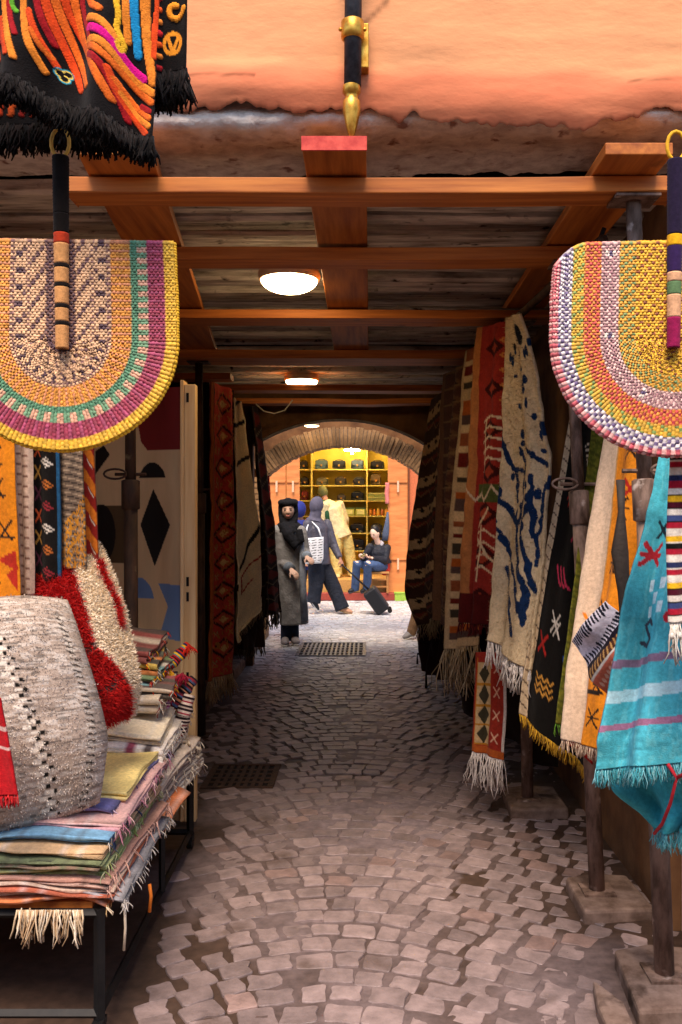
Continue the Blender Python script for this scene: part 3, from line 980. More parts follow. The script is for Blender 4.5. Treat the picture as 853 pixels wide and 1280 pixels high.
# striped runner at the right edge
cv = Canvas(40, 120, .18, .45, 'd8cdbd')
pal = ['e8b524', '14120f', 'a81c30', 'e2d8c8', '2a2f55', 'a81c30', 'e2d8c8', 'e8b524', '4a1020', 'e2d8c8', '3d4a78', 'a81c30', 'e2d8c8']
for k in range(26):
    cv.rect(0, k / 26, 1, (k + 1) / 26, pal[k % 13])
    cv.rect(0, (k + .9) / 26, 1, (k + 1) / 26, 'e2d8c8' if k % 2 else '14120f')
cv.mottle(.3, 80, 20)
rug('striped_runner', 'narrow runner in red, yellow, navy and white stripes over the turquoise blanket', 'runner',
    px_rows([(0, 838, 560, 938, 555), (.5, 833, 670, 938, 668), (1, 836, 778, 938, 775)], 2.02), cv, (.006, 2, .1), 0, .008, (.085, ['d9d2c6', 'e6dfd2'], 60, .0028, 'knot'), group=GR)
# orange rug with pale border
cv = Canvas(80, 180, .34, 1.15, 'd8821e')
cv.rect(0, 0, .34, 1, 'cbb095').mottle(.25, 30, 10)
for v, u in ((.10, .7), (.28, .62), (.44, .58), (.58, .5), (.78, .62), (.9, .6)):
    cv.cross(u, v, .035, .01, '241a14').line([(u - .1, v), (u + .12, v)], .009, '241a14')
cv.cross(.75, .22, .03, .014, 'a3231c').cross(.2, .62, .03, .01, ORG).cross(.42, .72, .03, .01, '241a14')
cv.rect(.28, .80, .7, .82, '241a14').rect(.34, 0, .36, 1, 'b98a50')
rug('orange_rug', 'bright orange rug with a pale border and dark symbols, right side', 'rug',
    px_rows([(0, 762, 528, 812, 520), (.4, 738, 680, 800, 690), (.75, 716, 840, 776, 850), (1, 708, 925, 762, 940)], (3.25, 2.98), (2.98, 2.8)),
    cv, (.012, 1.5, .2), .5, .008, (.04, 'cbb095', 60, .003), group=GR, seed=3)
build('red_edge_rug', MB().grid(surface(px_rows([(0, 735, 700, 745, 700), (.6, 716, 830, 726, 830), (1, 706, 925, 742, 955)], 3.36, 3.32), Canvas(16, 60, .1, .6, RED), (.006, 1, .1))[0], lin(RED)),
      M['cloth'], None, 'sliver of red rug showing beneath the orange rug', 'rug', GR, smooth=True, solid=.008)
# folded black, white and salmon kilim slung by a cord
cv = Canvas(90, 90, .24, .24, 'cfc6cf')
for k in range(17):
    cv.line([(.0 + random.uniform(0, .03), .03 + k * .06), (.10 + random.uniform(-.02, .03), .06 + k * .06)], random.uniform(.006, .012), '1b1a24')
    cv.line([(.24 + random.uniform(0, .03), .03 + k * .06), (.36, .0 + k * .06)], random.uniform(.006, .012), '1b1a24')
cv.rect(.38, 0, .44, 1, '1b1520').rect(.44, 0, .53, 1, '4a2c20').rect(.53, 0, .56, 1, 'd8cdbd').rect(.56, 0, .72, 1, 'c2664e').rect(.72, 0, .75, 1, 'd8cdbd').rect(.75, 0, 1, 1, '3a1a1a')
for k in range(14):
    cv.line([(.45, k / 14), (.52, k / 14 + .03)], .006, 'b98a50'); cv.disc(.64, k / 14, .006, 'e0b09a')
cv.mottle(.3, 60, 60)
rug('folded_kilim', 'small black and white kilim with a salmon band, slung before the orange rug', 'kilim',
    [(0, P(760, 752, 2.58), P(812, 800, 2.5)), (.5, P(736, 780, 2.6), P(794, 848, 2.48)), (1, P(718, 800, 2.66), P(770, 893, 2.55))], cv, (.012, 1.4, .4), .3, .012, group=GR, seed=9, crumple=.012)
build('hanging_strap', MB().tube([P(776, 600, 2.62), P(777, 640, 2.6), P(775, 690, 2.58), P(780, 740, 2.56), P(783, 790, 2.55), P(780, 830, 2.52)],
      [(.014, .006), (.010, .008), (.026, .016), (.018, .012), (.016, .01), (.012, .01)], 10, side=(1, 0, 0)), flat('2a2018', .7, bump=.8), None,
      'dark leather strap with a buckle hanging before the orange rug', 'strap', smooth=True)
# olive green rug
cv = Canvas(60, 150, .3, 1.1, '6f6a22').heather('3f4a14', .5, 60, 160).mottle(.5, 50, 50)
for k in range(26):
    cv.line([(0, k / 26), (.5, k / 26 + .03), (1, k / 26)], .008, '4a4a18')
cv.line([(.3, .45), (.5, 1)], .01, 'b3a860')
rug('olive_rug', 'olive green rug with herringbone weave between black and orange rugs', 'rug',
    px_rows([(0, 742, 520, 790, 515), (.5, 722, 720, 760, 720), (1, 698, 905, 730, 915)], (3.56, 3.3), (3.5, 3.2)), cv, (.012, 1.6, .2), .9, .008, (.04, ['7fae2c', '5d8a24'], 50, .003), group=GR, seed=6)
# black rug with motifs, gold tassels and a pale selvedge
cv = Canvas(110, 200, .5, 1.45, '15120f')
cv.rect(0, 0, .10, 1, 'c4ab88')
for k in range(30):
    cv.line([(.0, k / 30), (.09, k / 30 + .012)], .006, '4a352a')
MOT = [('hatch', .45, .22, 'cfc4b4'), ('zz', .62, .30, 'b08a5a'), ('x', .55, .44, '8e2038'), ('flo', .74, .41, '8e2038'), ('chev', .42, .58, 'b3304a'), ('x', .75, .56, '8e3048'), ('star', .42, .70, 'cfc4b4'),
       ('x', .23, .77, 'a3231c'), ('dot', .62, .78, '2a4a9a'), ('wave', .34, .88, 'c48a3a'), ('star', .72, .68, 'b08a5a'), ('zz', .3, .36, 'a3231c'), ('flo', .7, .9, '8e2038')]
for kd, u, v, c in MOT:
    if kd == 'hatch':
        for k in range(5):
            cv.line([(u - .10 + k * .03, v - .025 + k * .012), (u - .02 + k * .02, v - .03 + k * .016)], .006, c)
    elif kd == 'zz':
        cv.line([(u - .09, v - .01), (u - .05, v - .03), (u - .05, v + .01), (u + .0, v - .03), (u + .02, v + .01)], .008, c)
    elif kd in ('x', 'flo'):
        cv.cross(u, v, .035, .015, c)
        if kd == 'flo':
            for a, b in ((-.06, 0), (.06, 0), (0, -.025), (0, .025)): cv.disc(u + a, v + b, .011, c)
    elif kd == 'chev':
        for k in range(3): cv.line([(u - .14 + k * .08, v - .03), (u - .04 + k * .08, v + .01), (u - .14 + k * .08 + .16, v + .018)], .012, c)
    elif kd == 'star':
        cv.cross(u, v, .04, .009, c); cv.line([(u - .07, v), (u + .07, v)], .009, c); cv.cross(u + .03, v + .015, .03, .007, c)
    elif kd == 'dot':
        cv.disc(u, v, .02, c)
    else:
        for k in range(3): cv.zig(v - .02 + k * .018, .012, 3, .008, c, u - .14, u + .14)
cv.mottle(.3, 40, 40)
rug('black_rug', 'black rug with pink and white motifs and gold tassels, right side', 'rug',
    px_rows([(0, 722, 470, 800, 455), (.25, 703, 580, 775, 590), (.6, 676, 720, 738, 750), (.9, 652, 850, 735, 905), (1, 648, 892, 738, 962)], (3.75, 3.7), (3.58, 3.6)),
    cv, (.014, 1.4, .25), 2.2, .008, (.05, ['b98a22', '9a7420', 'c79a2c'], 90, .005), group=GR, seed=2)
# cream shag with blue branches
cv = Canvas(130, 260, .30, 1.5, 'ceb68e')
blu = '12294a'


def fS(cx_, cy_):
    px, py = 500 + cx_ / 2.909, 560 + cy_ / 2.909
    l = np.interp(py, [398, 432, 580, 700, 800], [637, 636, 633, 625, 615])
    r = np.interp(py, [392, 430, 575, 720, 838], [650, 662, 684, 670, 655])
    return ((px - l) / (r - l), (py - 396) / 424)


for w_, pts in ((.030, [(372, 120), (376, 220), (430, 300), (448, 420), (462, 520), (452, 620)]), (.026, [(385, -30), (395, 40), (425, 130), (424, 215)]), (.03, [(362, 250), (362, 300), (388, 400), (430, 480), (446, 580)]),
                (.034, [(384, 470), (400, 560), (420, 670)]), (.026, [(480, 240), (452, 290), (470, 400), (482, 500)]), (.024, [(440, 20), (470, 90), (455, 170), (440, 290)]), (.022, [(470, 10), (505, 60), (525, 95)]),
                (.024, [(492, 130), (490, 220), (486, 330)]), (.02, [(515, 170), (508, 260), (490, 340), (485, 420)]), (.02, [(410, 100), (440, 105), (470, 120)])):
    q = []
    for i in range(len(pts) - 1):
        for k in range(5):
            f = k / 5
            q.append(fS(pts[i][0] + (pts[i + 1][0] - pts[i][0]) * f + random.uniform(-4, 4), pts[i][1] + (pts[i + 1][1] - pts[i][1]) * f))
    q.append(fS(*pts[-1]))
    for k in range(0, len(q) - 1):
        cv.line(q[k:k + 2], w_ * random.uniform(.55, 1.15), blu)
for _ in range(52):
    y_ = random.uniform(-390, 300)
    cv.disc(*fS(random.uniform(405, 540) if y_ > -150 else random.uniform(405, 470), y_), random.uniform(.008, .017), blu, random.uniform(.01, .026))
cv.disc(*fS(445, -410), .03, '10131c', .045).disc(*fS(420, -370), .016, '10131c').disc(*fS(436, -345), .018, '10131c')
cv.mottle(.25, 30, 30)
rug('shaggy_cream_rug', 'shaggy cream rug with navy branching lines and white tassels', 'rug',
    px_rows([(0, 637, 398, 650, 392), (.08, 636, 432, 662, 430), (.45, 633, 580, 684, 575), (.75, 625, 700, 670, 720), (1, 615, 800, 655, 838)], (4.1, 4.0), (3.75, 3.7)),
    cv, (.012, 1.3, .2), 1.0, .014, (.12, ['cbbfb4', 'ded3c6'], 70, .004, 'knot'), (16000, .016, .0022), GR, 5, .01)
# deep red rug with fishbone motifs
cv = Canvas(90, 200, .34, 1.5, '8e2a20')
cv.rect(0, 0, .16, 1, 'a86a3a')
for k in range(7):
    cv.diamond(.55, .08 + k * .14, .09, .06, '3a0f0c').diamond(.55, .08 + k * .14, .05, .035, '9a3a24')
for k in range(5):
    cv.line([(.3, .33 + k * .035), (.5, .31 + k * .035), (.9, .325 + k * .035)], .011, 'd9c4a4')
    cv.line([(.9, .05 + k * .05), (.75, .06 + k * .05), (.9, .075 + k * .05)], .01, 'c07a3a')
cv.line([(.38, .32), (.38, .5)], .01, 'd9c4a4').line([(.62, .62), (.38, .70), (.62, .78)], .012, 'd0b48c')
cv.rect(.2, .54, 1, .60, '4a5226').zig(.57, .05, 3, .01, 'c9b090')
for k in range(4):
    cv.line([(.3 + .0 * k, .72 + k * .04), (.55, .69 + k * .04), (.8, .72 + k * .04)], .01, 'd0b48c')
    cv.line([(.5, .68), (.5, .86)], .01, 'd0b48c')
cv.rect(0, .9, 1, 1, '4e120f').mottle(.4, 30, 30)
rug('red_fishbone_rug', 'deep red rug with pale fishbone motifs beside the shaggy cream rug', 'rug',
    px_rows([(0, 598, 410, 640, 400), (.5, 589, 590, 636, 590), (1, 576, 778, 624, 782)], (4.6, 4.5), 4.25), cv, (.014, 1.6, .3), .2, .012, (.06, ['4e120f', '6a1a14'], 60, .004), (3500, .014, .002), GR, 7, .01)
# striped rug with cream ground
cv = Canvas(60, 200, .3, 1.6, 'b89c74')
pal = ['8a4a2a', 'c9ab80', '6a2018', 'c9ab80', '3c3428', 'b89c74', 'a3521f', '54403a', 'c9ab80']
v = 0; k = 0
while v < 1:
    w = random.uniform(.012, .045); cv.rect(.15, v, 1, v + w, pal[k % 9]); v += w; k += 1
cv.mottle(.4, 30, 30)
rug('striped_wool_rug', 'cream and rust striped rug with long pale tassels, right side', 'rug',
    px_rows([(0, 584, 440, 606, 425), (.5, 570, 640, 598, 640), (1, 560, 812, 592, 806)], (5.1, 5.0), 4.75), cv, (.02, 1.5, .2), 0, .01, (.24, ['a8906c', 'c0a884', '8a7454'], 70, .005), (2500, .014, .002), GR, 8, .01)
# dark brown patterned rug
cv = Canvas(50, 180, .3, 1.6, '52342a')
for k in range(16):
    cv.diamond(.5, k / 16, .08, .05, '6a4a34').diamond(.5, k / 16, .04, .025, '221510'); cv.rect(0, k / 16, 1, k / 16 + .006, '7d6040')
cv.rect(0, 0, .1, 1, '6a4a34').mottle(.4, 40, 40)
rug('brown_diamond_rug', 'dim brown rug with small diamonds, hung between striped and black-cream rugs', 'rug',
    px_rows([(0, 557, 468, 590, 452), (.5, 549, 630, 576, 630), (1, 545, 775, 570, 790)], (5.7, 5.6), 5.1), cv, (.02, 1.5, .2), 1.5, .01, None, None, GR, 9, .01)
# farthest on the right: black rug with cream bands
cv = Canvas(80, 160, .42, 1.5, '3c2419')
for k in range(7):
    v = .08 + k * .14
    cv.put(np.abs(cv.V + .07 * cv.U - v) < .022, 'b3946a'); cv.put(np.abs(cv.V + .07 * cv.U - v - .05) < .008, '6a2a1a')
    for j in range(4): cv.diamond(.18 + j * .22, v - .012 - .05 * (.18 + j * .22), .02, .018, '1c120c')
    cv.zig(v + .07 - .03, .03, 4, .008, '7a5a3c')
cv.mottle(.4, 30, 30)
rug('banded_rug', 'dark brown rug with slanting cream bands nearest the far arch, right side', 'rug',
    px_rows([(0, 541, 500, 566, 478), (.3, 529, 590, 562, 585), (.7, 515, 700, 556, 700), (.88, 513, 745, 555, 752), (1, 527, 782, 555, 765)], (6.5, 6.4), 5.9), cv, (.02, 1.3, .2), .6, .01, (.11, ['8a7454', 'a08a66'], 60, .004), None, GR, 11, .01)
# small red kilim hanging low
cv = Canvas(70, 110, .2, .5, '8e2a1c')
cv.rect(.1, .1, .48, .9, 'b89a6c').rect(.06, .05, .1, 1, 'b0621f').rect(.94, 0, 1, 1, 'cdbfae').rect(0, .92, 1, 1, 'a8521f')
for k in range(4):
    cv.diamond(.29, .2 + k * .2, .03, .05, '3a3424').cross(.7, .15 + k * .22, .022, .008, 'cfa080').rect(.1, .29 + k * .2, .5, .315 + k * .2, 'a8701f')
cv.mottle(.3, 60, 60)
rug('small_red_kilim', 'small red and tan kilim hanging low with long white tassels', 'kilim',
    px_rows([(0, 596, 815, 634, 815), (.5, 594, 880, 634, 885), (1, 592, 938, 630, 950)], 4.25, 4.15), cv, (.008, 1.2, .2), 0, .008, (.16, ['cfc4bc', 'e0d6cc'], 46, .004), None, GR, 12)
# dark low cloths behind
cv = Canvas(40, 60, .4, .6, '240f0d').mottle(.5, 10, 10)
rug('dark_red_cloth', 'dark red cloth bundle hanging low by the far right wall', 'cloth', px_rows([(0, 529, 760, 562, 770), (1, 532, 838, 560, 850)], 6.9, 6.5), cv, (.03, 2, .3), 0, .02, None, None, GR, 14)
rug('dark_red_cloth', 'near-black cloth hanging low behind the small red kilim', 'cloth', px_rows([(0, 575, 780, 690, 800), (1, 585, 890, 690, 960)], 5.2, 4.5), Canvas(40, 60, .4, .6, '1c120e').mottle(.5, 10, 10), (.03, 2, .3), 0, .02, None, None, GR, 15)
# rail carrying the right-hand rugs
t = thing('rug_rail', 'dark wooden rail carrying the rugs along the right wall', 'rail', (.75, 4.5, 2.4))
build('pole', MB().tube([(.80, 3.0, 2.43), (.70, 4.2, 2.42), (.56, 6.6, 2.42)], .018, 8), M['propdark'], t, smooth=True)
for y, x in ((3.1, .8), (4.6, .67), (6.3, .58)):
    build('bracket', MB().tube([(x, y, 2.42), (x + .03, y, 2.5)], .008, 6), M['steel'], t)
# black bracket at the foot of the far right wall
build('bench_frame', MB().tube([gnd(522, 830) + np.array([0, 0, .0]), gnd(522, 830) + np.array([0, 0, .10]), gnd(522, 830) + np.array([.35, 0, .10]), gnd(522, 830) + np.array([.35, 0, 0])], .012, 6)
      .tube([gnd(533, 860) + np.array([0, 0, .0]), gnd(533, 860) + np.array([0, 0, .18]), gnd(533, 860) + np.array([.4, 0, .18])], .012, 6), M['steel'], None, 'low black metal bench frame under the far right rugs', 'bench frame')

# ---- left side ----------------------------------------------------------------
# neon embroidered black cloth, three layers
cv = Canvas(230, 240, .44, .42, '120f0f')


def fA(cx_, cy_):
    px, py = cx_ / 3.412, cy_ / 3.412
    u = (px + 60) / 253
    t0, t1 = -60 - 30 * u, 70 + 102 * u
    return (u, (py - t0) / (t1 - t0))


def strokes(cv, fm, lst):
    for c, w, pts in lst:
        pts = [(p[0], p[1]) for p in pts]
        P0 = pts[0]
        if P0[1] <= 20:
            pts = [(P0[0] - (pts[1][0] - P0[0]) * .5, P0[1] - 230)] + pts
        q = []
        for i in range(len(pts) - 1):
            for k in range(5):
                f = k / 5
                q.append((pts[i][0] + (pts[i + 1][0] - pts[i][0]) * f, pts[i][1] + (pts[i + 1][1] - pts[i][1]) * f))
        q.append(pts[-1])
        x = [p[0] for p in q]; y = [p[1] for p in q]
        for _ in range(4):
            x = [x[0]] + [(x[i - 1] + 2 * x[i] + x[i + 1]) / 4 for i in range(1, len(x) - 1)] + [x[-1]]
            y = [y[0]] + [(y[i - 1] + 2 * y[i] + y[i + 1]) / 4 for i in range(1, len(y) - 1)] + [y[-1]]
        cv.line([fm(a_, b_) for a_, b_ in zip(x, y)], w * .00050, c, .003)


O1, O2, O3, R1 = 'd8481a', 'e06a22', 'e2842c', '9a181e'
strokes(cv, fA, [(O2, 26, [(-120, 0), (-90, 130), (-60, 220)]), (O1, 24, [(-70, 0), (-50, 120), (-20, 230)]), (R1, 20, [(-30, 0), (-10, 110), (0, 160)]),
    (O1, 26, [(0, 40), (20, 150), (42, 235)]), (O3, 26, [(20, 10), (45, 140), (80, 262)]), (R1, 20, [(40, 10), (60, 80), (80, 140)]), ('5a9a2a', 16, [(50, 0), (80, 30)]),
    (O3, 30, [(112, 10), (130, 180), (192, 298)]), (O1, 26, [(140, 40), (170, 150), (238, 270)]), (O2, 22, [(150, 120), (180, 190), (225, 240)]), (R1, 24, [(175, 10), (205, 110), (235, 180)]),
    (O1, 30, [(205, 10), (255, 160), (340, 370)]), (O2, 28, [(235, 0), (300, 180), (382, 368)]), (O1, 26, [(265, 0), (300, 70), (345, 150)]), (O2, 30, [(300, 0), (350, 170), (490, 435)]), (R1, 22, [(335, 0), (370, 100), (400, 180)]),
    (O2, 24, [(375, 0), (440, 50)]), (O3, 26, [(378, 60), (460, 110), (500, 170)]), ('d0127e', 30, [(385, 108), (480, 170), (540, 270), (610, 328)]), (O3, 30, [(385, 165), (470, 205), (545, 310), (648, 392)]),
    (R1, 26, [(385, 225), (470, 310), (540, 500)]), (O2, 26, [(390, 190), (490, 275), (560, 350), (646, 430)]), (O1, 26, [(478, 310), (510, 420), (628, 565)]), (O2, 24, [(500, 350), (560, 430), (640, 500)]), (O3, 24, [(520, 400), (570, 470), (640, 535)]), (R1, 22, [(600, 440), (640, 470)]),
    (O3, 26, [(540, 0), (545, 175)]), ('1d8cc0', 28, [(568, 0), (586, 232)]), (O3, 30, [(610, 0), (620, 180), (648, 345)]), (O1, 26, [(660, 0), (650, 120), (650, 230)]),
    ('e8b02a', 18, [(500, 10), (515, 70), (500, 130), (535, 190), (520, 230), (505, 190), (520, 170)])])
for r_, c_ in ((34, '2aa0b8'), (27, 'e8d060'), (19, '120f0f')):
    for ox, oy in ((-12, -8), (12, -8), (0, 12)):
        u_, v_ = fA(262 + ox * 1.1, 305 + oy * 1.1)
        cv.disc(u_, v_, r_ * .00038, c_)
cv.C *= (.8 + .3 * rng.random(cv.U.shape))[..., None]
rowsA = px_rows([(0, -60, -60, 198, -90), (.5, -58, 20, 194, 40), (1, -55, 70, 190, 172)], 1.84, 1.80)
rug('embroidered_shawl', 'black shawl with flowing orange embroidery and a blue heart, top left corner', 'shawl', rowsA, cv, (.016, 2.2, .3), .6, .006, (.05, ['151110', '1a1412', '0c0a0a'], 1500, .0035), None, 'black embroidered shawls at the top left', 3, .006)
cv = Canvas(80, 110, .13, .4, '120f0f')
for k in range(12):
    cv.line([(-.05, .1 + k * .08), (.35, .06 + k * .08 + .03)], .012, ['e2571f', 'ee8a35', 'c0242a'][k % 3], .004)
for cv_, (u, v) in ((0, (.72, .33)), (1, (.72, .57))):
    a = np.linspace(0, 5.2, 22)
    cv.line([(u + .22 * math.cos(q) * (1 - q / 9), v + .07 * math.sin(q) * (1 - q / 9)) for q in a], .012, 'e8952a', .004)
cv.disc(.66, .80, .034, 'e8952a').disc(.66, .80, .022, '120f0f').line([(.55, .76), (.66, .86), (.8, .76)], .011, 'e8952a')
rug('embroidered_shawl', 'narrow black shawl end with orange spirals and heart beside the plaster wall', 'shawl',
    px_rows([(0, 180, -90, 235, -90), (1, 182, 92, 233, 88)], 1.93), cv, (.006, 1, .1), 0, .006, (.075, ['151110', '201816', '0c0a0a'], 330, .0035), None, 'black embroidered shawls at the top left', 5, .004)
cv = Canvas(110, 70, .36, .18, '120f0f')
for k in range(16):
    u = .05 + k * .062
    cv.line([(u + .05, .2), (u, .85)], .010, ['b03a1a', 'c0501f', '8a2018'][k % 3], .003)
cv.line([(.56, .3), (.6, .8), (.72, .72)], .012, 'd8962a').line([(.6, .8), (.5, .9)], .01, 'd8962a')
rug('embroidered_shawl', 'shaded lower black shawl hem with short orange dashes above the left fan', 'shawl',
    px_rows([(0, -60, 60, 165, 100), (1, -55, 152, 172, 158)], 1.99), cv, (.01, 1.6, .1), 1, .006, (.06, ['151110', '201816', '0c0a0a'], 520, .0035), None, 'black embroidered shawls at the top left', 6, .005)

# back row of rugs above the stall
def leftrug(label, name, cv, lx0, rx0, lx1, rx1, y1, d, fold=(.01, 1.3, .2), fr=None, seed=0, y0=440):
    rug(name, label, 'rug', px_rows([(0, lx0, y0, rx0, y0), (1, lx1, y1, rx1, y1 + 2)], d), cv, fold, seed, .01, fr, None, 'rugs hanging behind the stall', seed)


cv = Canvas(60, 120, .2, .8, 'cf7a17').mottle(.3, 30, 15)
for k, (u, v) in enumerate(((.5, .2), (.55, .42), (.6, .55), (.75, .72), (.4, .9))):
    cv.cross(u, v, .03, .008, '241a14').line([(u - .2, v + .03), (u + .2, v + .03)], .007, '241a14')
cv.cross(.5, .60, .025, .01, '9a2a1c').poly([(.55, .84), (.95, .80), (.95, .88)], 'a82a1c').poly([(.75, .90), (.97, .86), (.95, .96)], 'a82a1c')
cv.line([(.3, .5), (.5, .48), (.7, .52), (.6, .58), (.35, .56), (.3, .5)], .007, '241a14').line([(.2, .78), (.5, .76), (.55, .82), (.3, .86)], .012, '241a14')
leftrug('saffron rug with dark symbols at the left photo edge above the grey blanket', 'saffron_rug', cv, -40, 14, -40, 28, 748, 2.92, (.006, 1, .1), None, 1)
cv = Canvas(40, 120, .1, .8, 'c0a48e').mottle(.3, 30, 30)
for k in range(24):
    cv.line([(.2, k / 24), (.8, k / 24 + .015)], .005, '6a4438')
leftrug('pale pinkish rug with thin brown dashes, second behind the stall', 'pale_rug', cv, 12, 40, 18, 42, 742, 2.97, (.005, 1, .1), None, 2)
cv = Canvas(70, 150, .16, .8, '151210')
for k in range(9):
    v = .18 + k * .09
    for j in range(4): cv.line([(.45 + j * .05, v + j * .008), (.62 + j * .05, v - .012 + j * .008)], .005, ['cfc4b4', 'b0622a', '8a2a30'][k % 3])
    cv.cross(.28, v + .045, .02, .008, ['b0823a', '5a2a3a', 'c0522a'][k % 3])
cv.rect(.88, 0, 1, 1, '1f4a6a').mottle(.3, 50, 50)
leftrug('black rug with stitched motifs and a blue edge behind the stall', 'stitched_black_rug', cv, 34, 72, 40, 76, 742, 3.02, (.006, 1, .1), None, 3)
cv = Canvas(70, 160, .15, .75, '6e5c4c')
for k in range(60):
    cv.line([(0, k / 60), (1, k / 60 + .03)], .004, '2c2520' if k % 2 else 'a08a70')
cv.put((cv.V + .2 * cv.U > .86) & (vnoise(cv.X * 260, cv.Y * 160, 4) > .52), 'b87a24')
leftrug('grey herringbone rug with an orange lower end behind the stall', 'herringbone_rug', cv, 68, 98, 70, 108, 710, 3.06, (.006, 1, .1), None, 4)
cv = Canvas(50, 140, .14, .75, '7a1c16')
for k in range(7):
    cv.put(np.abs(cv.V - .12 * cv.U - .12 - k * .13) < .03, 'b8641c')
    cv.line([(.6, .1 + k * .13), (.9, .14 + k * .13)], .006, 'b0a090')
cv.mottle(.3, 40, 40)
leftrug('dark red rug with slanting orange bands next to the painted panel', 'red_orange_rug', cv, 92, 110, 98, 124, 712, 3.12, (.006, 1, .1), (.03, ['8a7454', '3a2a20'], 30, .003), 5)

# rugs further in on the left
cv = Canvas(80, 220, .5, 2.2, 'b43c2a')
cv.rect(0, 0, .10, 1, 'a8541f').rect(.1, 0, .14, 1, '2a0f0c').rect(.93, 0, 1, 1, '2a0f0c')
for k in range(9):
    v = .06 + k * .105
    cv.diamond(.53, v, .14, .085, '3a100c').diamond(.53, v, .10, .06, 'b0442a').diamond(.53, v, .05, .03, 'c89a5a')
    for j in range(5): cv.cross(.2 + j * .16, v + .05, .018, .008, ['b07a3a', '9a8a5a', '8a2a1a'][j % 3])
n = vnoise(cv.X * 60, cv.Y * 60, 4)
cv.put((n > .78) & (cv.U > .15), 'a0652c')
cv.mottle(.4, 30, 30)
rug('red_carpet', 'tall dark red carpet with diamonds, orange edge and cream tassels, left side', 'carpet',
    [(0, P(262, 476, 6.7), P(292, 488, 7.1)), (.5, P(259, 680, 6.6), P(297, 670, 7.0)), (1, P(255, 852, 6.45), P(296, 838, 6.95))], cv, (.02, 1.4, .15), .4, .012, (.17, ['9a7a58', 'b89a74'], 60, .005), None, GL, 21, .012)
cv = Canvas(70, 200, .5, 2.0, 'ecd4a6').mottle(.3, 12, 12)
for a, b in (((.1, .02), (.75, -.01)), ((.0, .09), (.7, .075)), ((.05, .22), (.8, .20))): cv.line([a, ((a[0] + b[0]) / 2, (a[1] + b[1]) / 2 + .006), b], .03, '1b1512')
cv.line([(0, .64), (.4, .54), (.95, .42)], .04, '1b1512')
cv.line([(.42, .61), (.85, .59), (.85, .53), (1, .52)], .018, 'a8281f').line([(.42, .61), (.25, .63), (.3, .70), (.55, .68)], .018, 'a8281f').line([(1, .70), (.8, .74), (.75, .80)], .02, '3a3a28')
rug('tan_rug', 'plain tan rug with black strokes and red outline, left side', 'rug',
    [(0, P(291, 497, 7.1), P(302, 504, 7.55)), (.5, P(294, 690, 7.05), P(328, 665, 7.6)), (.85, P(293, 805, 7.0), P(330, 745, 7.6)), (1, P(298, 798, 7.0), P(330, 752, 7.6))], cv, (.02, 1.2, .15), 1.4, .012, (.06, ['8a7454'], 40, .004), None, GL, 22, .012)
cv = Canvas(60, 160, .4, 1.9, '2a1a14')
for k in range(10): cv.diamond(.5, .05 + k * .1, .1, .06, '6a2018').zig(.1 + k * .1, .03, 3, .01, '6a5a44')
cv.mottle(.5, 20, 20)
rug('dark_red_rug', 'dark patterned rug hanging just before the inner arch, left side', 'rug',
    [(0, P(313, 508, 7.7), P(322, 508, 8.6)), (.5, P(325, 670, 7.75), P(344, 668, 8.5)), (1, P(328, 772, 7.8), P(353, 765, 8.4))], cv, (.025, 1.5, .2), .4, .012, (.12, ['6a5a4a', '3a3a3c', '8a7a66'], 30, .008), None, GL, 23, .012)
cv = Canvas(30, 60, .2, .6, '9a2020')
for k in range(7): cv.diamond(.5, .08 + k * .14, .05, .04, '2a1a40').zig(.15 + k * .14, .03, 2, .01, 'c07a6a')
rug('red_scarf', 'bright red patterned scarf hanging by the far brick arch', 'scarf', px_rows([(0, 326, 585, 336, 588), (1, 327, 650, 338, 652)], 10.4, 10.5), cv, (.015, 1.2, .2), 0, .008, None, None, GL, 24)
cv = Canvas(40, 60, .35, .7, '33231a').mottle(.5, 12, 12)
rug('brown_cloth', 'ragged brown cloth hanging low below the tan rug', 'cloth', px_rows([(0, 296, 770, 328, 745), (1, 300, 812, 326, 808)], 7.3, 7.8), cv, (.03, 2, .2), 0, .015, (.08, ['4a3a2c', '6a5a48'], 30, .006), None, GL, 25)
cv = Canvas(40, 60, .35, 1.7, '1d1512').mottle(.5, 12, 12)
rug('black_cloth', 'near-black rug behind the pole deep on the left side', 'rug', px_rows([(0, 205, 470, 262, 478), (1, 215, 860, 258, 850)], 6.9, 6.9), cv, (.03, 2, .2), 0, .015, None, None, GL, 26)


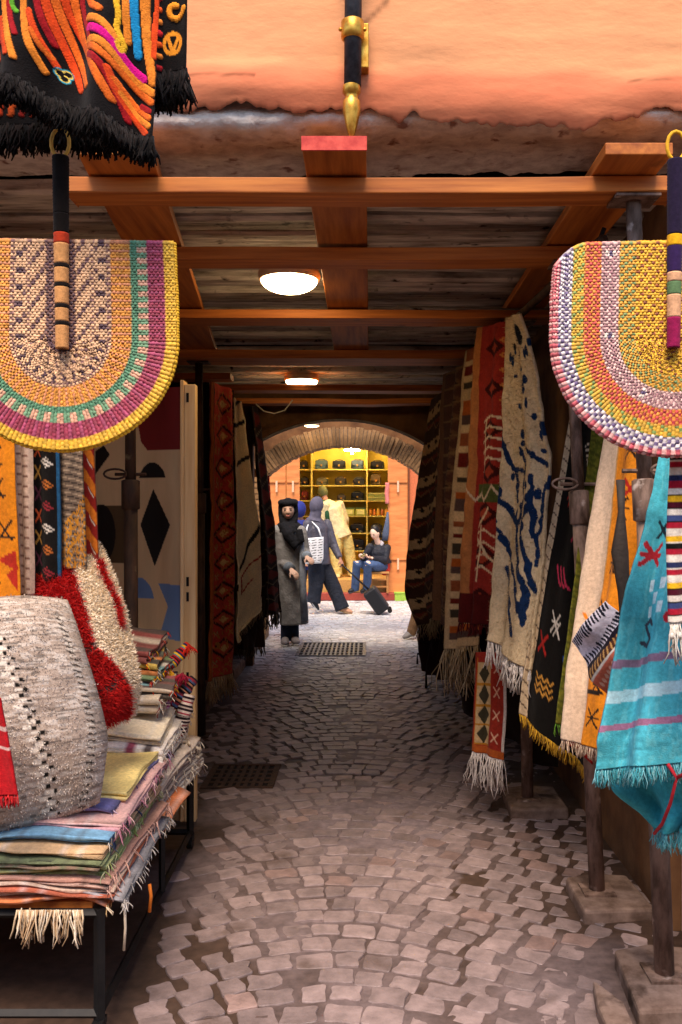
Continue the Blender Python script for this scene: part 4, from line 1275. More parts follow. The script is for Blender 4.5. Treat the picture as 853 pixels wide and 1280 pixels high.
# ================================================================== WOVEN FANS
def woven_fan(label, hx, top_y, spine_px, R_px, d, colour_fn, ns, nt, handle, loop_c, tilt, rimc, topcap):
    c = P(hx, top_y, d)
    k = d / FPX
    R, sp = R_px * k, spine_px * k
    t = thing('woven_fan', label, 'fan', c, 'woven straw fans hanging at the lane entrance')
    ca, sa = math.cos(tilt), math.sin(tilt)

    def place(x, z, y):
        return (c[0] + x * ca + y * sa, c[1] - y * ca + x * sa, c[2] + z)
    su, tu = 3, 3
    NS, NT = ns * su + 1, nt * tu + 1
    Pt = np.zeros((NT, NS, 3)); Cc = np.zeros((NT, NS, 3))
    rm = .5 * R
    Ltot = 2 * sp + math.pi * rm * 1.25
    for j in range(NT):
        tr = j / (NT - 1)
        r = R * (.035 + .965 * tr)
        for i in range(NS):
            s = i / (NS - 1) * Ltot
            q = (i / su)
            if s < sp:
                x, z = r, -s
                bul = 1 + .03 * math.sin(s / sp * 1.57)
                x *= bul
            elif s > Ltot - sp:
                x, z = -r, -(Ltot - s)
                x *= 1 + .03 * math.sin((Ltot - s) / sp * 1.57)
            else:
                a = (s - sp) / (Ltot - 2 * sp) * math.pi
                x, z = r * math.cos(a) * 1.03, -sp - r * math.sin(a)
            if topcap and s < sp and z > -.03:
                pass
            jr = tr * nt
            rib = abs(math.sin(math.pi * i / su)) ** .8
            ck = int(q) + int(jr)
            over = abs(math.sin(math.pi * (jr + .5 * (int(q) % 2))))
            hgt = .0036 * rib * (.62 + .38 * over) + .0035 * math.sin(x * 9 + 1) * math.sin(z * 8)
            wob = .0018 * (random.random() - .5)
            zt_ = z
            if topcap:       # the upper outer corner of the fan is cut round
                ex = max(0, abs(x) - R * .72) / (R * .28)
                zt_ = z - max(0, .05 * ex * ex * max(0, 1 + z / .12))
            Pt[j, i] = place(x + wob, zt_ + wob, hgt)
            Cc[j, i] = lin(colour_fn(min(tr, .9999), int(q), int(jr), ns)) * (.66 + .42 * (((int(q) * 7919 + int(jr) * 104729 + int(hx)) * 2654435761 % 1000) / 1000)) + lin('e8cfae') * .05
    build('woven_panel', MB().grid(Pt, Cc), M['straw'], t, smooth=True, solid=.006, offset=1)
    # rolled rim
    m = MB()
    pts = Pt[-1, ::3]
    nr = len(pts)
    for i in range(nr - 1):
        a, b = pts[i], pts[i + 1]
        mid = (a + b) / 2
        dirv = unit(b - a)
        cc = lin(rimc(i)) * random.uniform(.85, 1.1)
        m.tube([a - dirv * .001, mid, b + dirv * .001], [.0045, .0065, .0045], 6, color=cc)
    build('rim', m, M['straw'], t, smooth=True)
    # wrapped handle lying over the panel
    hp = build('handle', MB().tube([P(handle[0][0], handle[0][1], d - .012), P(handle[1][0], handle[1][1], d - .016)],
               [.012, .011], 12), flat('5a3320', .6), t, smooth=True)
    a0, a1 = P(handle[0][0], handle[0][1], d - .012), P(handle[1][0], handle[1][1], d - .016)
    for (f0, f1, cc) in handle[2]:
        p0, p1 = a0 + (a1 - a0) * f0, a0 + (a1 - a0) * f1
        n = max(3, int(np.linalg.norm(p1 - p0) / .0035))
        mm = MB()
        pr, rr = [], []
        for q in range(n + 1):
            pr.append(p0 + (p1 - p0) * q / n); rr.append(.0178 - .004 * (f0 + (f1 - f0) * q / n) + (.0009 if q % 2 else 0))
        mm.tube(pr, rr, 14, color=lin(cc))
        build('wrapping', mm, M['yarn'], hp, smooth=True)
    L0 = a0
    pts = [L0 + np.array([.020 * math.sin(w), -.002, .03 - .032 * math.cos(w)]) for w in np.linspace(0, 2 * math.pi, 15)]
    build('hanging_loop', MB().tube(pts, .0042, 7), flat(loop_c, .8), t, smooth=True)
    return t


PUR, TAN, OR_, GRN, PNK, MAG, YEL = '3c1a34', 'dcae82', 'e0942e', '4a8a66', 'e0a888', '9a2448', 'eab62a'


def fan_left(tr, q, j, ns):
    if tr < .10: return PUR if (q + j) % 2 else '8a6050'
    if tr < .42:
        if tr > .38 or .24 < tr < .27: return '7a5050' if (q + j) % 2 else TAN
        if .30 < tr < .37: return PUR if (q // 2) % 3 == 0 else TAN
        return TAN if ((q // 2) + j) % 4 else '5a3840'
    if tr < .60: return OR_ if q % 3 else 'd98a5a'
    if tr < .66: return GRN
    if tr < .745: return PNK if (q // 2) % 2 else '6a9a72'
    if tr < .91: return MAG if q % 3 else 'a83a62'
    return YEL


def fan_right(tr, q, j, ns):
    if tr < .30: return 'e8b01c' if (q + 2 * j) % 5 else '8a3a1c'
    if tr < .44: return 'e0a02a' if (q + j) % 3 else '6a8a52'
    if tr < .60:
        if (q % 29) < 2 and .47 < tr < .56: return '4a3a68' if j % 2 else 'e8d8c8'
        return 'dfb8ae' if (q + j) % 2 else '9a6a72'
    if tr < .74: return 'e08a2a' if ((q // 1) + j) % 2 else 'c0303a'
    if tr < .84: return 'd8a82a' if (q + j) % 4 else '7a9a4a'
    if tr < .95: return 'e6dcd8' if (q + j) % 2 else '5a4a78'
    return 'e0a8a0' if q % 2 else 'c04a5a'


woven_fan('purple, orange and yellow rimmed straw fan hanging at upper left', 77, 302, 122, 139, 1.95, fan_left, 150, 26,
          ((76, 196), (78, 436), [(.0, .30, '17120f'), (.30, .40, '16110e'), (.40, .455, 'b33a1f'), (.455, .56, 'c99058'), (.56, .58, '1a1412'), (.58, .66, 'c99058'), (.66, .68, '1a1412'), (.68, .77, 'c99058'), (.77, .79, '1a1412'), (.79, .86, 'c99058'), (.86, .88, '1a1412'), (.88, 1.0, 'c99058')]),
          'caa24a', .05, lambda i: YEL, False)
woven_fan('yellow-centred straw fan with pink rim hanging at upper right', 843, 303, 120, 147, 1.95, fan_right, 150, 30,
          ((845, 200), (842, 435), [(.0, .40, '231a30'), (.40, .46, 'e0a81c'), (.46, .60, '32204a'), (.60, .65, 'd0a078'), (.65, .72, '5d7a52'), (.72, .84, 'd0a078'), (.84, 1.0, '8e1c4a')]),
          'd9a31c', -.08, lambda i: 'e3b0a4' if i % 2 else 'b85a5c', True)
# bar above both fans, out of the picture
t = thing('iron_bar', 'iron bar carrying the shawls and fans above the lane entrance', 'bar', (0, 1.94, 2.9))
build('bar', MB().tube([(-1.6, 1.93, 2.78), (1.6, 1.93, 2.78)], .012, 10), M['steel'], t, smooth=True)
for hx, hy in ((76, 180), (853, 178)):
    p = P(hx, hy, 1.94)
    build('hook', MB().tube([(p[0] + (.0 if hx < 400 else .012), 1.94, 2.78), (p[0] + (.0 if hx < 400 else .012), 1.94, p[2] + .01), (p[0], 1.93, p[2] - .005)], .0028, 6), M['steel'], t)
for x in (-1.6, 1.6):
    build('bracket', MB().tube([(x, 1.93, 2.78), (x, 2.7, 2.95)], .012, 8), M['steel'], t)

# ================================================================== ROD WITH BRASS FINIAL
t = thing('wall_rod', 'dark vertical rod with brass collar and pointed brass tip on the plaster wall', 'rod', P(440, 60, 2.6))
xr = P(441, 100, 2.6)[0]
zt = lambda py: EYE + (CY - py) * 2.6 / FPX
build('rod_shaft', MB().tube([(xr + .006, 2.6, 3.6), (xr, 2.6, zt(108))], .0255, 16), M['rod'], t, smooth=True)
build('collar', MB().lathe((xr, 2.6, 0), [(.027, zt(50)), (.034, zt(48)), (.034, zt(28)), (.027, zt(26))], 20), M['brass'], t, smooth=True)
build('bracket_plate', MB().span((xr - .005, 2.62, zt(80)), (xr + .048, 2.70, zt(24))), M['brass'], t, bevel=.003)
build('finial', MB().lathe((xr - .003, 2.6, 0), [(.026, zt(108)), (.027, zt(116)), (.02, zt(119)), (.019, zt(124)), (.025, zt(127)), (.026, zt(140)), (.016, zt(160)), (.003, zt(177)), (.001, zt(178))], 20), M['brass'], t, smooth=True)
for s in (-1, 1):
    build('screw', MB().ball((xr + s * .036, 2.595, zt(38)), .006), M['brass'], t, smooth=True)

# ================================================================== TELESCOPIC PROPS
def prop(label, base, top, zc, mat, r=.03, slab=None, slab_lab=None, ring=1):
    base = np.asarray(base, float); top = np.asarray(top, float)
    t = thing('steel_prop', label, 'prop', base, 'telescopic steel props holding the beams')
    at = lambda z: base + (top - base) * ((z - base[2]) / (top[2] - base[2]))
    build('lower_tube', MB().tube([at(base[2] + .004), at(zc)], r, 16), mat, t, smooth=True)
    build('upper_tube', MB().tube([at(zc - .1), at(top[2] - .008)], r * .78, 16), mat, t, smooth=True)
    build('collar', MB().tube([at(zc - .13), at(zc - .125), at(zc), at(zc + .005)], [r * 1.02, r * 1.32, r * 1.32, r * 1.05], 16), mat, t, smooth=True)
    cz = at(zc + .03)
    if ring:
        pts = [cz + np.array([.06 * ring + .05 * math.cos(a) * 1.0, -.035, .022 * math.sin(a)]) for a in np.linspace(0, 2 * math.pi, 17)]
        build('ring_handle', MB().tube(pts, .005, 6), mat, t, smooth=True)
    build('pin', MB().tube([cz - np.array([.07, .0, 0]), cz + np.array([.07, 0, 0])], .007, 8), mat, t)
    build('top_plate', MB().box(at(top[2] - .006) + np.array([0, 0, .0]), (.14, .12, .008)), mat, t)
    build('base_plate', MB().box(base + np.array([0, 0, .004]), (.12, .12, .008)), mat, t)


SL = 'stone slabs under the props'
for name, lab, a, b, z in (('stone_slab', 'stone slab under the nearest right prop by the turquoise blanket', (.80, 2.55), (1.07, 2.93), .055),
                           ('stone_slab', 'cracked stone slab under the middle right prop', (.77, 3.2), (1.05, 3.52), .05),
                           ('stone_slab', 'stone slab under the farthest right prop below the black rug', (.70, 4.30), (.98, 4.66), .05)):
    m = MB()
    w = [(a[0] + random.uniform(-.02, .02), a[1]), (b[0], a[1] + random.uniform(-.03, .03)), (b[0] - random.uniform(0, .02), b[1]), ((a[0] + b[0]) / 2, b[1] + .02), (a[0] + random.uniform(0, .03), b[1] - .02)]
    m.prism([(x, y, -.03) for x, y in w], (0, 0, z + .03))
    build(name, m, M['slab'], None, lab, 'slab', SL, bevel=.012)
m = MB().prism([(.67, 2.1, -.03), (.74, 2.1, -.03), (.76, 2.62, -.03), (.70, 2.75, -.03), (.675, 2.6, -.03)], (0, 0, .075))
build('kerb_stone', m, M['slab'], None, 'narrow kerb stone on edge at the bottom right corner', 'kerb', bevel=.012)
m = MB().prism([(.79, 2.0, -.03), (1.07, 2.0, -.03), (1.07, 2.46, -.03), (.80, 2.5, -.03)], (0, 0, .06))
build('stone_slab', m, M['slab'], None, 'worn stone slab in the bottom right corner of the photo', 'slab', SL, bevel=.012)
prop('nearest right steel prop rising behind the turquoise blanket', (.925, 2.75, .055), (.845, 2.81, 2.5), 1.60, M['prop'], .0305, ring=1)
prop('middle right steel prop standing before the black rug', (.875, 3.37, .05), (.80, 3.53, 2.497), 1.58, M['prop'], .030, ring=-1)
prop('farthest right steel prop with its foot below the black rug', (.805, 4.46, .05), (.80, 4.62, 2.5), 1.6, M['prop'], .030, ring=0)
prop('dark rusty prop in front of the painted panel', (-1.062, 3.95, .0), (-1.08, 3.98, 2.55), 1.64, M['propdark'], .031, ring=-1)
prop('dim prop behind the pale door post, left side', (-1.125, 5.9, .0), (-1.13, 5.86, 2.5), 1.62, M['propdark'], .033, ring=0)

# ================================================================== PAINTED DOOR PANEL
t = thing('painted_door', 'open cream door panel painted with black, red and blue shapes', 'door', (-.95, 4.3, 0))
cvp = Canvas(230, 420, 1, 1, 'd9b483')
XA, XB, DA, DB = -1.58, -.88, 4.50, 4.24       # far-left and right edge of the leaf
pu = lambda px: ((px - CX) * 4.26 / FPX - XA) / (XB - XA)
pv = lambda py: (2.1 - (EYE + (CY - py) * 4.28 / FPX)) / 2.08
dk, bl = '16120f', '6d86a8'
cvp.poly([(pu(173), pv(480)), (1, pv(480)), (1, pv(563)), (pu(186), pv(563)), (pu(177), pv(552)), (pu(173), pv(530))], '7e1c18')
def half(px0, px1, yb, h, c):
    pts = [(pu(px0 + (px1 - px0) * q), pv(yb - h * math.sin(math.pi * q) ** .6)) for q in np.linspace(0, 1, 24)]
    cvp.poly(pts, c)
half(174, 211, 598, 20, dk)
cvp.poly([(pu(176), pv(656)), (pu(194), pv(611)), (pu(217), pv(656)), (pu(196), pv(708))], dk)
half(154, 195, 748, 26, bl)
cvp.poly([(pu(201), pv(729)), (1, pv(730)), (1, pv(800)), (pu(202), pv(795)), (pu(214), pv(757))], bl)
cvp.poly([(pu(112), pv(562)), (pu(124), pv(555)), (pu(133), pv(567)), (pu(112), pv(592))], dk)
cvp.rect(pu(108), pv(632), pu(160), pv(705), '5a452a')
cvp.put((((cvp.U - pu(120)) / (pu(141) - pu(120))) ** 2 + ((cvp.V - pv(668)) / (pv(706) - pv(668))) ** 2 < 1), dk)
half(150, 185, 806, 22, dk)
Sx = XA + (XB - XA) * cvp.U; Sy = DA + (DB - DA) * cvp.U; Sz = 2.1 - 2.08 * cvp.V
build('door_leaf', MB().grid(np.stack([Sx, Sy, Sz], -1), cvp.C), M['doorpaint'], t, solid=.03, offset=-1)
build('edge_stile', MB().span((-.882, 4.20, .02), (-.826, 4.25, 2.11)), M['woodz'], t, bevel=.004)
build('edge_stile', MB().span((-.90, 4.20, .02), (-.8825, 4.29, 2.13)), M['woodz'], t, bevel=.003)
for py in (497, 727, 746, 846):
    p = P(228, py, 4.2)
    build('slot', MB().span((p[0] + .02, 4.197, p[2] - .022), (p[0] + .032, 4.203, p[2] + .022)), M['black'], t)

# ================================================================== STALL
t = thing('stall_table', 'black steel frame stall table with casters under the textiles', 'table', (-1.15, 3.2, 0))
XT0, XT1, YT0, YT1, ZT = -1.56, -.765, 2.50, 3.92, .375
def bar(name, a, b, r=.0135):
    a = np.array(a, float); b = np.array(b, float)
    m = MB().tube([a, b], r, 4)
    return build(name, m, M['steel'], t)
for (x, y) in ((XT1, YT0), (XT1 - .03, YT1), (XT0, YT0), (XT0, YT1)):
    lg = bar('leg', (x, y, .035), (x, y, ZT), .0165)
    build('caster', MB().tube([(x - .012, y, .03), (x + .012, y, .03)], .028, 14).box((x, y, .05), (.03, .05, .02)), M['steel'], lg)
for z in (.075, ZT - .015):
    bar('rail', (XT1, YT0, z), (XT1 - .03, YT1, z)); bar('rail', (XT0, YT0, z), (XT0, YT1, z)); bar('rail', (XT0, YT0, z), (XT1, YT0, z)); bar('rail', (XT0, YT1, z), (XT1 - .03, YT1, z))
bar('rail', (XT1 - .01, 3.3, .075), (XT1 - .01, 3.3, ZT), .012)
build('top_board', MB().span((XT0, YT0, ZT), (XT1 - .02, YT1, ZT + .018)), M['woody'], t)


def folded(name, label, cat, x0, x1, y0, y1, z0, th, cols, layers=2, droop=.0, seed=0, fringe=None, tilt=0.0, tip=0.0, group='folded textiles piled on the stall', rot=0.0, stripes=None):
    """cloth folded back and forth: a ribbon path in (y,z) extruded along x; folds face the viewer"""
    layers = 4 if th > .017 else layers
    r = th / layers
    path = []
    n = 14
    for L_ in range(layers):
        zc = z0 + r * (L_ + .5)
        ysq = np.linspace(y1, y0, n) if L_ % 2 == 0 else np.linspace(y0, y1, n)
        ins = random.uniform(0, .02)
        for y in ysq:
            path.append((max(y, y0 + ins), zc))
        if L_ < layers - 1:
            ye = y0 + ins if L_ % 2 == 0 else y1
            s = -1 if L_ % 2 == 0 else 1
            for a in np.linspace(-math.pi / 2, math.pi / 2, 7)[1:-1]:
                path.append((ye + s * r * .5 * math.cos(a), zc + r * .5 + r * .5 * math.sin(a)))
    nu = 44
    us = np.linspace(0, 1, nu)
    S = np.zeros((len(path), nu, 3)); Cc = np.zeros((len(path), nu, 3))
    cx_, cy_ = (x0 + x1) / 2, (y0 + y1) / 2
    cr_, sr_ = math.cos(rot), math.sin(rot)
    for i, (y, z) in enumerate(path):
        lay = i / len(path)
        for j, u in enumerate(us):
            x = x0 + (x1 - x0) * u + .012 * (float(vnoise(y * 9, lay * 7 + seed)) - .5)
            yy_ = y + .06 * (float(vnoise(x * 4, seed * 3.3 + lay)) - .5)
            zz_ = z + .03 * (float(vnoise(x * 6, y * 6 + seed * .5)) - .5) + .009 * (float(vnoise(x * 13, y * 13 + seed * 5 + lay * 30)) - .5)
            over = max(0, x - (XT1 - .06))
            zz_ -= droop * (over / .06) ** 1.5 * .03 + tilt * (x - cx_) + tip * (y - cy_)
            X_, Y_ = x - cx_, yy_ - cy_
            S[i, j] = (cx_ + X_ * cr_ - Y_ * sr_, cy_ + X_ * sr_ + Y_ * cr_, zz_)
            if stripes:
                c = stripes[int((u * 3 if seed % 2 else (y - y0) / (y1 - y0) * 1.0 + lay) * len(stripes) * 1.0) % len(stripes)]
            else:
                c = cols[min(int(lay * len(cols)), len(cols) - 1)]
            if not stripes and seed != 10 and (int(u * 46 + seed) % 11 in (0, 3)) and u > .55:
                c = lin(cols[-1]) * .6 if seed % 2 else lin(c) * .7 + .2
            Cc[i, j] = (lin(c) * .88 + lin('e0d2be') * .12) * (.78 + .4 * float(vnoise(x * 18, y * 90 + lay * 40, seed)))
    o = build(name, MB().grid(S, Cc), M['cloth'], None, label, cat, group, smooth=True, solid=r * .55, offset=0)
    if fringe:
        pts = [S[i, -1] + np.array([0, random.uniform(-.02, .02), 0]) for i in range(len(path)) for _ in range(random.choice([0, 0, 0, 0, 0, 1, 2]))]
        build('fringe', strands(pts, fringe[0] * random.uniform(.5, .9), fringe[1], .0024, (.4, -.3, -1), .9), M['yarn'], o, kind='stuff', smooth=True)
    return o


# near pile, bottom to top
z = ZT + .02
XR_ = -.745
pile = [
    ('orange_cloth', 'orange cloth spread at the bottom of the near pile', 'cloth', .022, ['c8641a'], 2, .05, ['d9c6a8', 'c8a878'], 0),
    ('white_blanket', 'off-white blanket folded low in the near pile', 'blanket', .03, ['b9b2aa', '8a8a92'], 2, .0, ['b8b0a8'], 1),
    ('rust_blanket', 'rust red blanket with pale dots folded low in the pile', 'blanket', .036, ['b2461c', 'c05a2a', 'b89a86'], 2, .0, None, 2),
    ('pink_blanket', 'dusty pink blanket above the rust one in the pile', 'blanket', .034, ['c49a8a', 'b07a6a'], 2, .0, ['c49a8a'], 3),
    ('green_blanket', 'pale green blanket folded in the middle of the pile', 'blanket', .056, ['8fa05a', 'a0aa6a'], 2, .0, ['8a9a5a', 'b8b890'], 4),
    ('brown_blanket', 'brown striped blanket above the green one in the pile', 'blanket', .03, ['7a5a44', '9a7a5c', '5a6a3c'], 2, .0, None, 5),
    ('tan_blanket', 'tan blanket with a dark hem in the near pile', 'blanket', .03, ['b89262', '3a2a24', 'c8a070'], 2, 0, None, 6),
    ('blue_blanket', 'sky blue blanket folded under the pink one in the pile', 'blanket', .036, ['4a8ab0', '5a9ac0'], 2, 0, ['d0c4b0', '2a3a5a'], 7),
    ('rose_blanket', 'rose pink blanket near the top of the pile', 'blanket', .034, ['c8909a', 'd8a8a4'], 2, 0, ['d8b0ac', 'b87a8a'], 8),
    ('violet_blanket', 'violet blue blanket just beneath the yellow one', 'blanket', .026, ['5a5aa0', '6a6ab0'], 2, 0, ['6a5a9a', 'c0a8b8'], 9),
    ('yellow_blanket', 'butter yellow blanket on top of the near pile', 'blanket', .045, ['ffe690', 'fae088'], 2, 0, None, 10),
]
for i, (nm, lab, cat, th, cs, ly, dr, fr, sd) in enumerate(pile):
    inset = .005 * i + random.uniform(-.025, .025)
    yy0 = YT0 - .03 + (0 if i == 0 else .025 * max(0, i - 3)) + random.uniform(-.012, .012)
    xx1 = XR_ + .025 - inset
    if i >= 8: yy0 += .045 * (i - 7)
    folded(nm, lab, cat, -1.5, xx1, yy0, yy0 + (1.0 if i == 0 else .66), z, th * .62, cs, ly, droop=dr + .2, seed=sd, fringe=(.06, fr) if fr else None, tip=-.03 if i > 3 else 0, rot=random.uniform(-.04, .04))
    z += th * .97 * .62
ZN = z
# second pile further back: cream and striped covers
z2 = ZT + .02
p2 = [('cream_cover', 'cream cover at the bottom of the back pile', ['e0d2bc', '9a8a7a'], .09, ['c8bca8', '6a5a58']), ('grey_cover', 'grey-brown cover low in the back pile', ['8a7a74', 'd0c0b0'], .08, ['c8bca8']),
      ('white_striped_cover', 'white cover with red and black stripes in the back pile', None, .075, ['d0c4b4', '7a2a2c']), ('magenta_striped_cover', 'white cover with magenta lines near the top of the back pile', None, .06, ['d0c4b4']),
      ('cream_embroidered_cover', 'cream cover with yellow embroidery topping the back pile', ['f0e2c4'], .05, None)]
st = [['f0e6d6', 'f0e6d6', '9a2438', 'f0e6d6', '2c2428', 'f0e6d6'], ['f2e8da', 'f2e8da', 'f2e8da', 'a82a50', 'f2e8da', '3a2a30', 'f2e8da']]
for i, (nm, lab, cs, th, fr) in enumerate(p2):
    folded(nm, lab, 'cover', -1.45, -.755 - .008 * i + random.uniform(-.015, .015), 3.12 + .03 * i, 3.85, z2, th * .9, cs or ['c8bca8'], 2 if th < .07 else 4, .2, 20 + i, (.05, fr) if fr else None, tip=-.05, stripes=st[i - 2] if cs is None else None, rot=.05 * (i - 2), tilt=.08)
    z2 += th * .87
# heap of bright kilim pieces at the far end
hz = z2
HE = [('woven_cushion', 'folded kilim with orange lattice on black, far end of the stall', -1.14, -.86, 3.52, 3.80, .055, ['171310', 'c8701c', '171310', '3a4a3a', 'c8a83a', '171310'], 0, .1),
      ('woven_cushion', 'teal and white zigzag kilim folded in the far heap', -1.10, -.84, 3.50, 3.78, .05, ['1d3a3a', '6a9a9a', 'c8c0b0', '2a1a18', '5a7a4a'], 1, -.1),
      ('woven_cushion', 'maroon and black striped kilim folded in the far heap', -1.12, -.80, 3.48, 3.8, .05, ['5e1418', '171310', '8a2030', 'c8b8a0', '2a1420'], 2, .15),
      ('woven_cushion', 'crimson kilim with white stripe topping the far heap', -1.12, -.88, 3.55, 3.84, .06, ['7a1a1c', '7a1a1c', 'd0c0a8', '8e2020', '3a1a1a'], 3, -.05)]
hz = .80
order = [2, 1, 0, 3]
for i in order:
    nm, lab, x0, x1, y0, y1, th, ss, sd, rt = HE[i]
    folded(nm, lab, 'kilim', x0, x1, y0, y1, hz - .02, th, ss, 2, 0, 30 + sd * 2, (.035, ['d8431f', 'e0a81c', 'c8c0b0', '8e2030']), rot=rt, stripes=ss, tip=-.12, tilt=.15)
    hz += th * .9
folded('cream_cover', 'crumpled cream cover filling the space below the far heap', 'cover', -1.4, -.82, 3.45, 3.86, z2, max(.02, .80 - z2 - .02), ['b8a890', '8a6a5a', 'c8b8a0'], 4, 0, 40, (.04, ['d8ccba', '8e2030']))
# rolled striped pieces hanging over the far corner
def roll(name, label, pts, r, stripes, n=60):
    pts = [np.asarray(p, float) for p in pts]
    m = MB()
    ts = np.linspace(0, 1, n)
    seg = len(pts) - 1
    pp = []
    for q in ts:
        s = min(int(q * seg), seg - 1); f = q * seg - s
        pp.append(pts[s] * (1 - f) + pts[s + 1] * f)
    rad = [(r * (.55 + .45 * math.sin(math.pi * min(max(q, .06), .94)) ** .5) * (1 + .12 * math.sin(q * 23)), r * .8 * (1 + .1 * math.sin(q * 31))) for q in ts]
    for i in range(n - 1):
        m.tube([pp[i], pp[i + 1]], [rad[i], rad[i + 1]], 12, side=(1, .3, .2), color=lin(stripes[int(ts[i] * 22) % len(stripes)]), caps=(i in (0, n - 2)))
    return build(name, m, M['cloth'], None, label, 'pouch', 'rolled striped pouches on the stall corner', smooth=True)


roll('striped_pouch', 'dark striped rolled pouch lying over the far stall corner', [P(243, 848, 3.75), P(228, 866, 3.72), P(212, 890, 3.7)], .028, ['2a1c24', '8a3038', '4a5a78', '1a1416', 'b07a5a'])
roll('striped_pouch', 'white and black patterned pouch with red end at the far stall corner', [P(237, 868, 3.72), P(229, 895, 3.7), P(224, 918, 3.7)], .032, ['cbb8a8', '2a1c20', 'cbb8a8', '9a3040', 'cbb8a8', '2a1c20'])
roll('striped_pouch', 'violet and pink rolled pouch under the far kilim heap', [P(190, 858, 3.62), P(205, 868, 3.6), P(206, 886, 3.58)], .026, ['8a2a68', 'c8a0b8', '5a3a70', 'd8c0c0'])
roll('striped_pouch', 'red and yellow tasselled pouch on top of the far heap', [P(236, 806, 3.8), P(220, 824, 3.76), P(205, 838, 3.72)], .026, ['c8301c', '2a2a50', 'e0b020', '5a8a8a', 'b02028', '3a1c20'])
build('tassel', strands([P(236, 806, 3.78)] * 26, .05, 'd8301c', .003, (.2, -.4, -.6), .8), M['yarn'], None, 'red yarn tassel on the far kilim heap', 'tassel', 'yarn tassels on the stall', smooth=True)
build('tassel', strands([P(212, 838, 3.7)] * 30, .05, 'e0a41c', .003, (.1, -.5, -.6), .9), M['yarn'], None, 'golden yellow yarn tassel on the far kilim heap', 'tassel', 'yarn tassels on the stall', smooth=True)
build('tassel', strands([P(228, 842, 3.7)] * 30, .05, 'a8203c', .003, (.1, -.5, -.6), .9), M['yarn'], None, 'crimson yarn tassel beside the striped pouch', 'tassel', 'yarn tassels on the stall', smooth=True)
m = MB()
pc = P(226, 938, 3.75)
for k in range(90):
    a, b = random.uniform(0, 6.28), random.uniform(-1, 1)
    q = pc + np.array([math.cos(a) * .045, math.sin(a) * .045, b * .05])
    m.tube([q, q + np.array([random.uniform(-.05, .05), random.uniform(-.05, .03), random.uniform(-.05, .03)])], .0065, 5, color=lin('cbbba4') * random.uniform(.75, 1.1))
m.ball(pc, .055, color=lin('c2b29a'))
build('wool_bundle', m, M['yarn'], None, 'bundle of raw cream wool hanging at the stall corner', 'wool', smooth=True)
build('cord', MB().tube([P(187, 1105, 2.75), P(189, 1120, 2.74), P(187, 1140, 2.74)], .0055, 6), flat('d0701c', .8), None, 'short orange cord hanging from the stall pile', 'cord', smooth=True)
build('cord', MB().tube([P(156, 1130, 2.52), P(157, 1160, 2.52), P(155, 1188, 2.52)], .004, 6), flat('c8b8a0', .8), None, 'thin pale cord dangling by the near stall leg', 'cord', smooth=True)
m = strands([(x, YT0 - .045, ZT + .015) for x in np.linspace(-.98, -.80, 44)], .085, ['c8b090', 'd8c8b0', 'a88a68'], .0035, (0, -.15, -1), .25)
build('white_fringe', m, M['yarn'], bpy.data.objects.get('orange_cloth'), kind='stuff', smooth=True)


# thick folded rugs leaning on the piles
def pad(name, label, cat, rows, cv, thick, edge_p=3.2, pile=None, kq=.3, flat_=2.4, group=None, seed=0, fold=(.012, 1.2, .2), crumple=.012, fr=None):
    S, n = surface(rows, cv, fold, seed, 1.0, crumple, seed)
    sx_ = 2 * cv.U - 1; sy_ = 2 * cv.V - 1
    uu = np.clip((sx_ * np.sqrt(1 - kq * sy_ ** 2 / 2) + 1) / 2 * (cv.nu - 1), 0, cv.nu - 1.001)
    vv_ = np.clip((sy_ * np.sqrt(1 - kq * sx_ ** 2 / 2) + 1) / 2 * (cv.nv - 1), 0, cv.nv - 1.001)
    iu, iv = uu.astype(int), vv_.astype(int); fu, fv = (uu - iu)[..., None], (vv_ - iv)[..., None]
    S = (S[iv, iu] * (1 - fu) + S[iv, iu + 1] * fu) * (1 - fv) + (S[iv + 1, iu] * (1 - fu) + S[iv + 1, iu + 1] * fu) * fv
    e = lambda q: (1 - np.abs(2 * q - 1) ** edge_p) ** (1 / edge_p)
    ev = (1 - np.abs(2 * cv.V - 1) ** flat_) ** (1 / 2.0)
    hgt = thick * e(cv.U) * ev
    n = unit(n)
    F = S + hgt[..., None] * n
    B = S - (hgt * .5)[..., None] * n
    m = MB().grid(F, cv.C)
    Bk = MB().grid(B[:, ::-1], cv.C[:, ::-1])
    m.add(Bk.v, Bk.f, np.array(Bk.c))
    o = build(name, m, M['cloth'], None, label, cat, group, smooth=True)
    if pile:
        cnt, ln, wd = pile
        pm = MB()
        for _ in range(cnt):
            a, b = random.randrange(1, cv.nu - 1), random.randrange(1, cv.nv - 1)
            p = F[b, a] + np.random.normal(0, .003, 3)
            nn = unit(np.cross(F[b, a + 1] - F[b, a - 1], F[b + 1, a] - F[b - 1, a]))
            if np.dot(nn, n) < 0: nn = -nn
            red = cv.C[b, a][1] < .1
            l_ = ln * (1.5 if red else .7)
            c = cv.C[b, a] * random.uniform(.85, 1.3)
            d = unit(nn + np.array([random.uniform(-.9, .9), random.uniform(-.5, .5), random.uniform(-1.1, .3)]))
            s = unit(np.cross(d, nn + np.array([.1, .2, .3]))) * wd
            pm.add([p - s, p + s, p + d * l_ * random.uniform(.6, 1.2)], [(0, 1, 2)], c)
        build('pile', pm, M['yarn'], o, kind='stuff')
    if fr:
        pts = [F[-1, int(i)] for i in np.linspace(0, cv.nu - 1, fr[2])]
        build('fringe', strands(pts, fr[0], fr[1], .004), M['yarn'], o, kind='stuff', smooth=True)
    return o


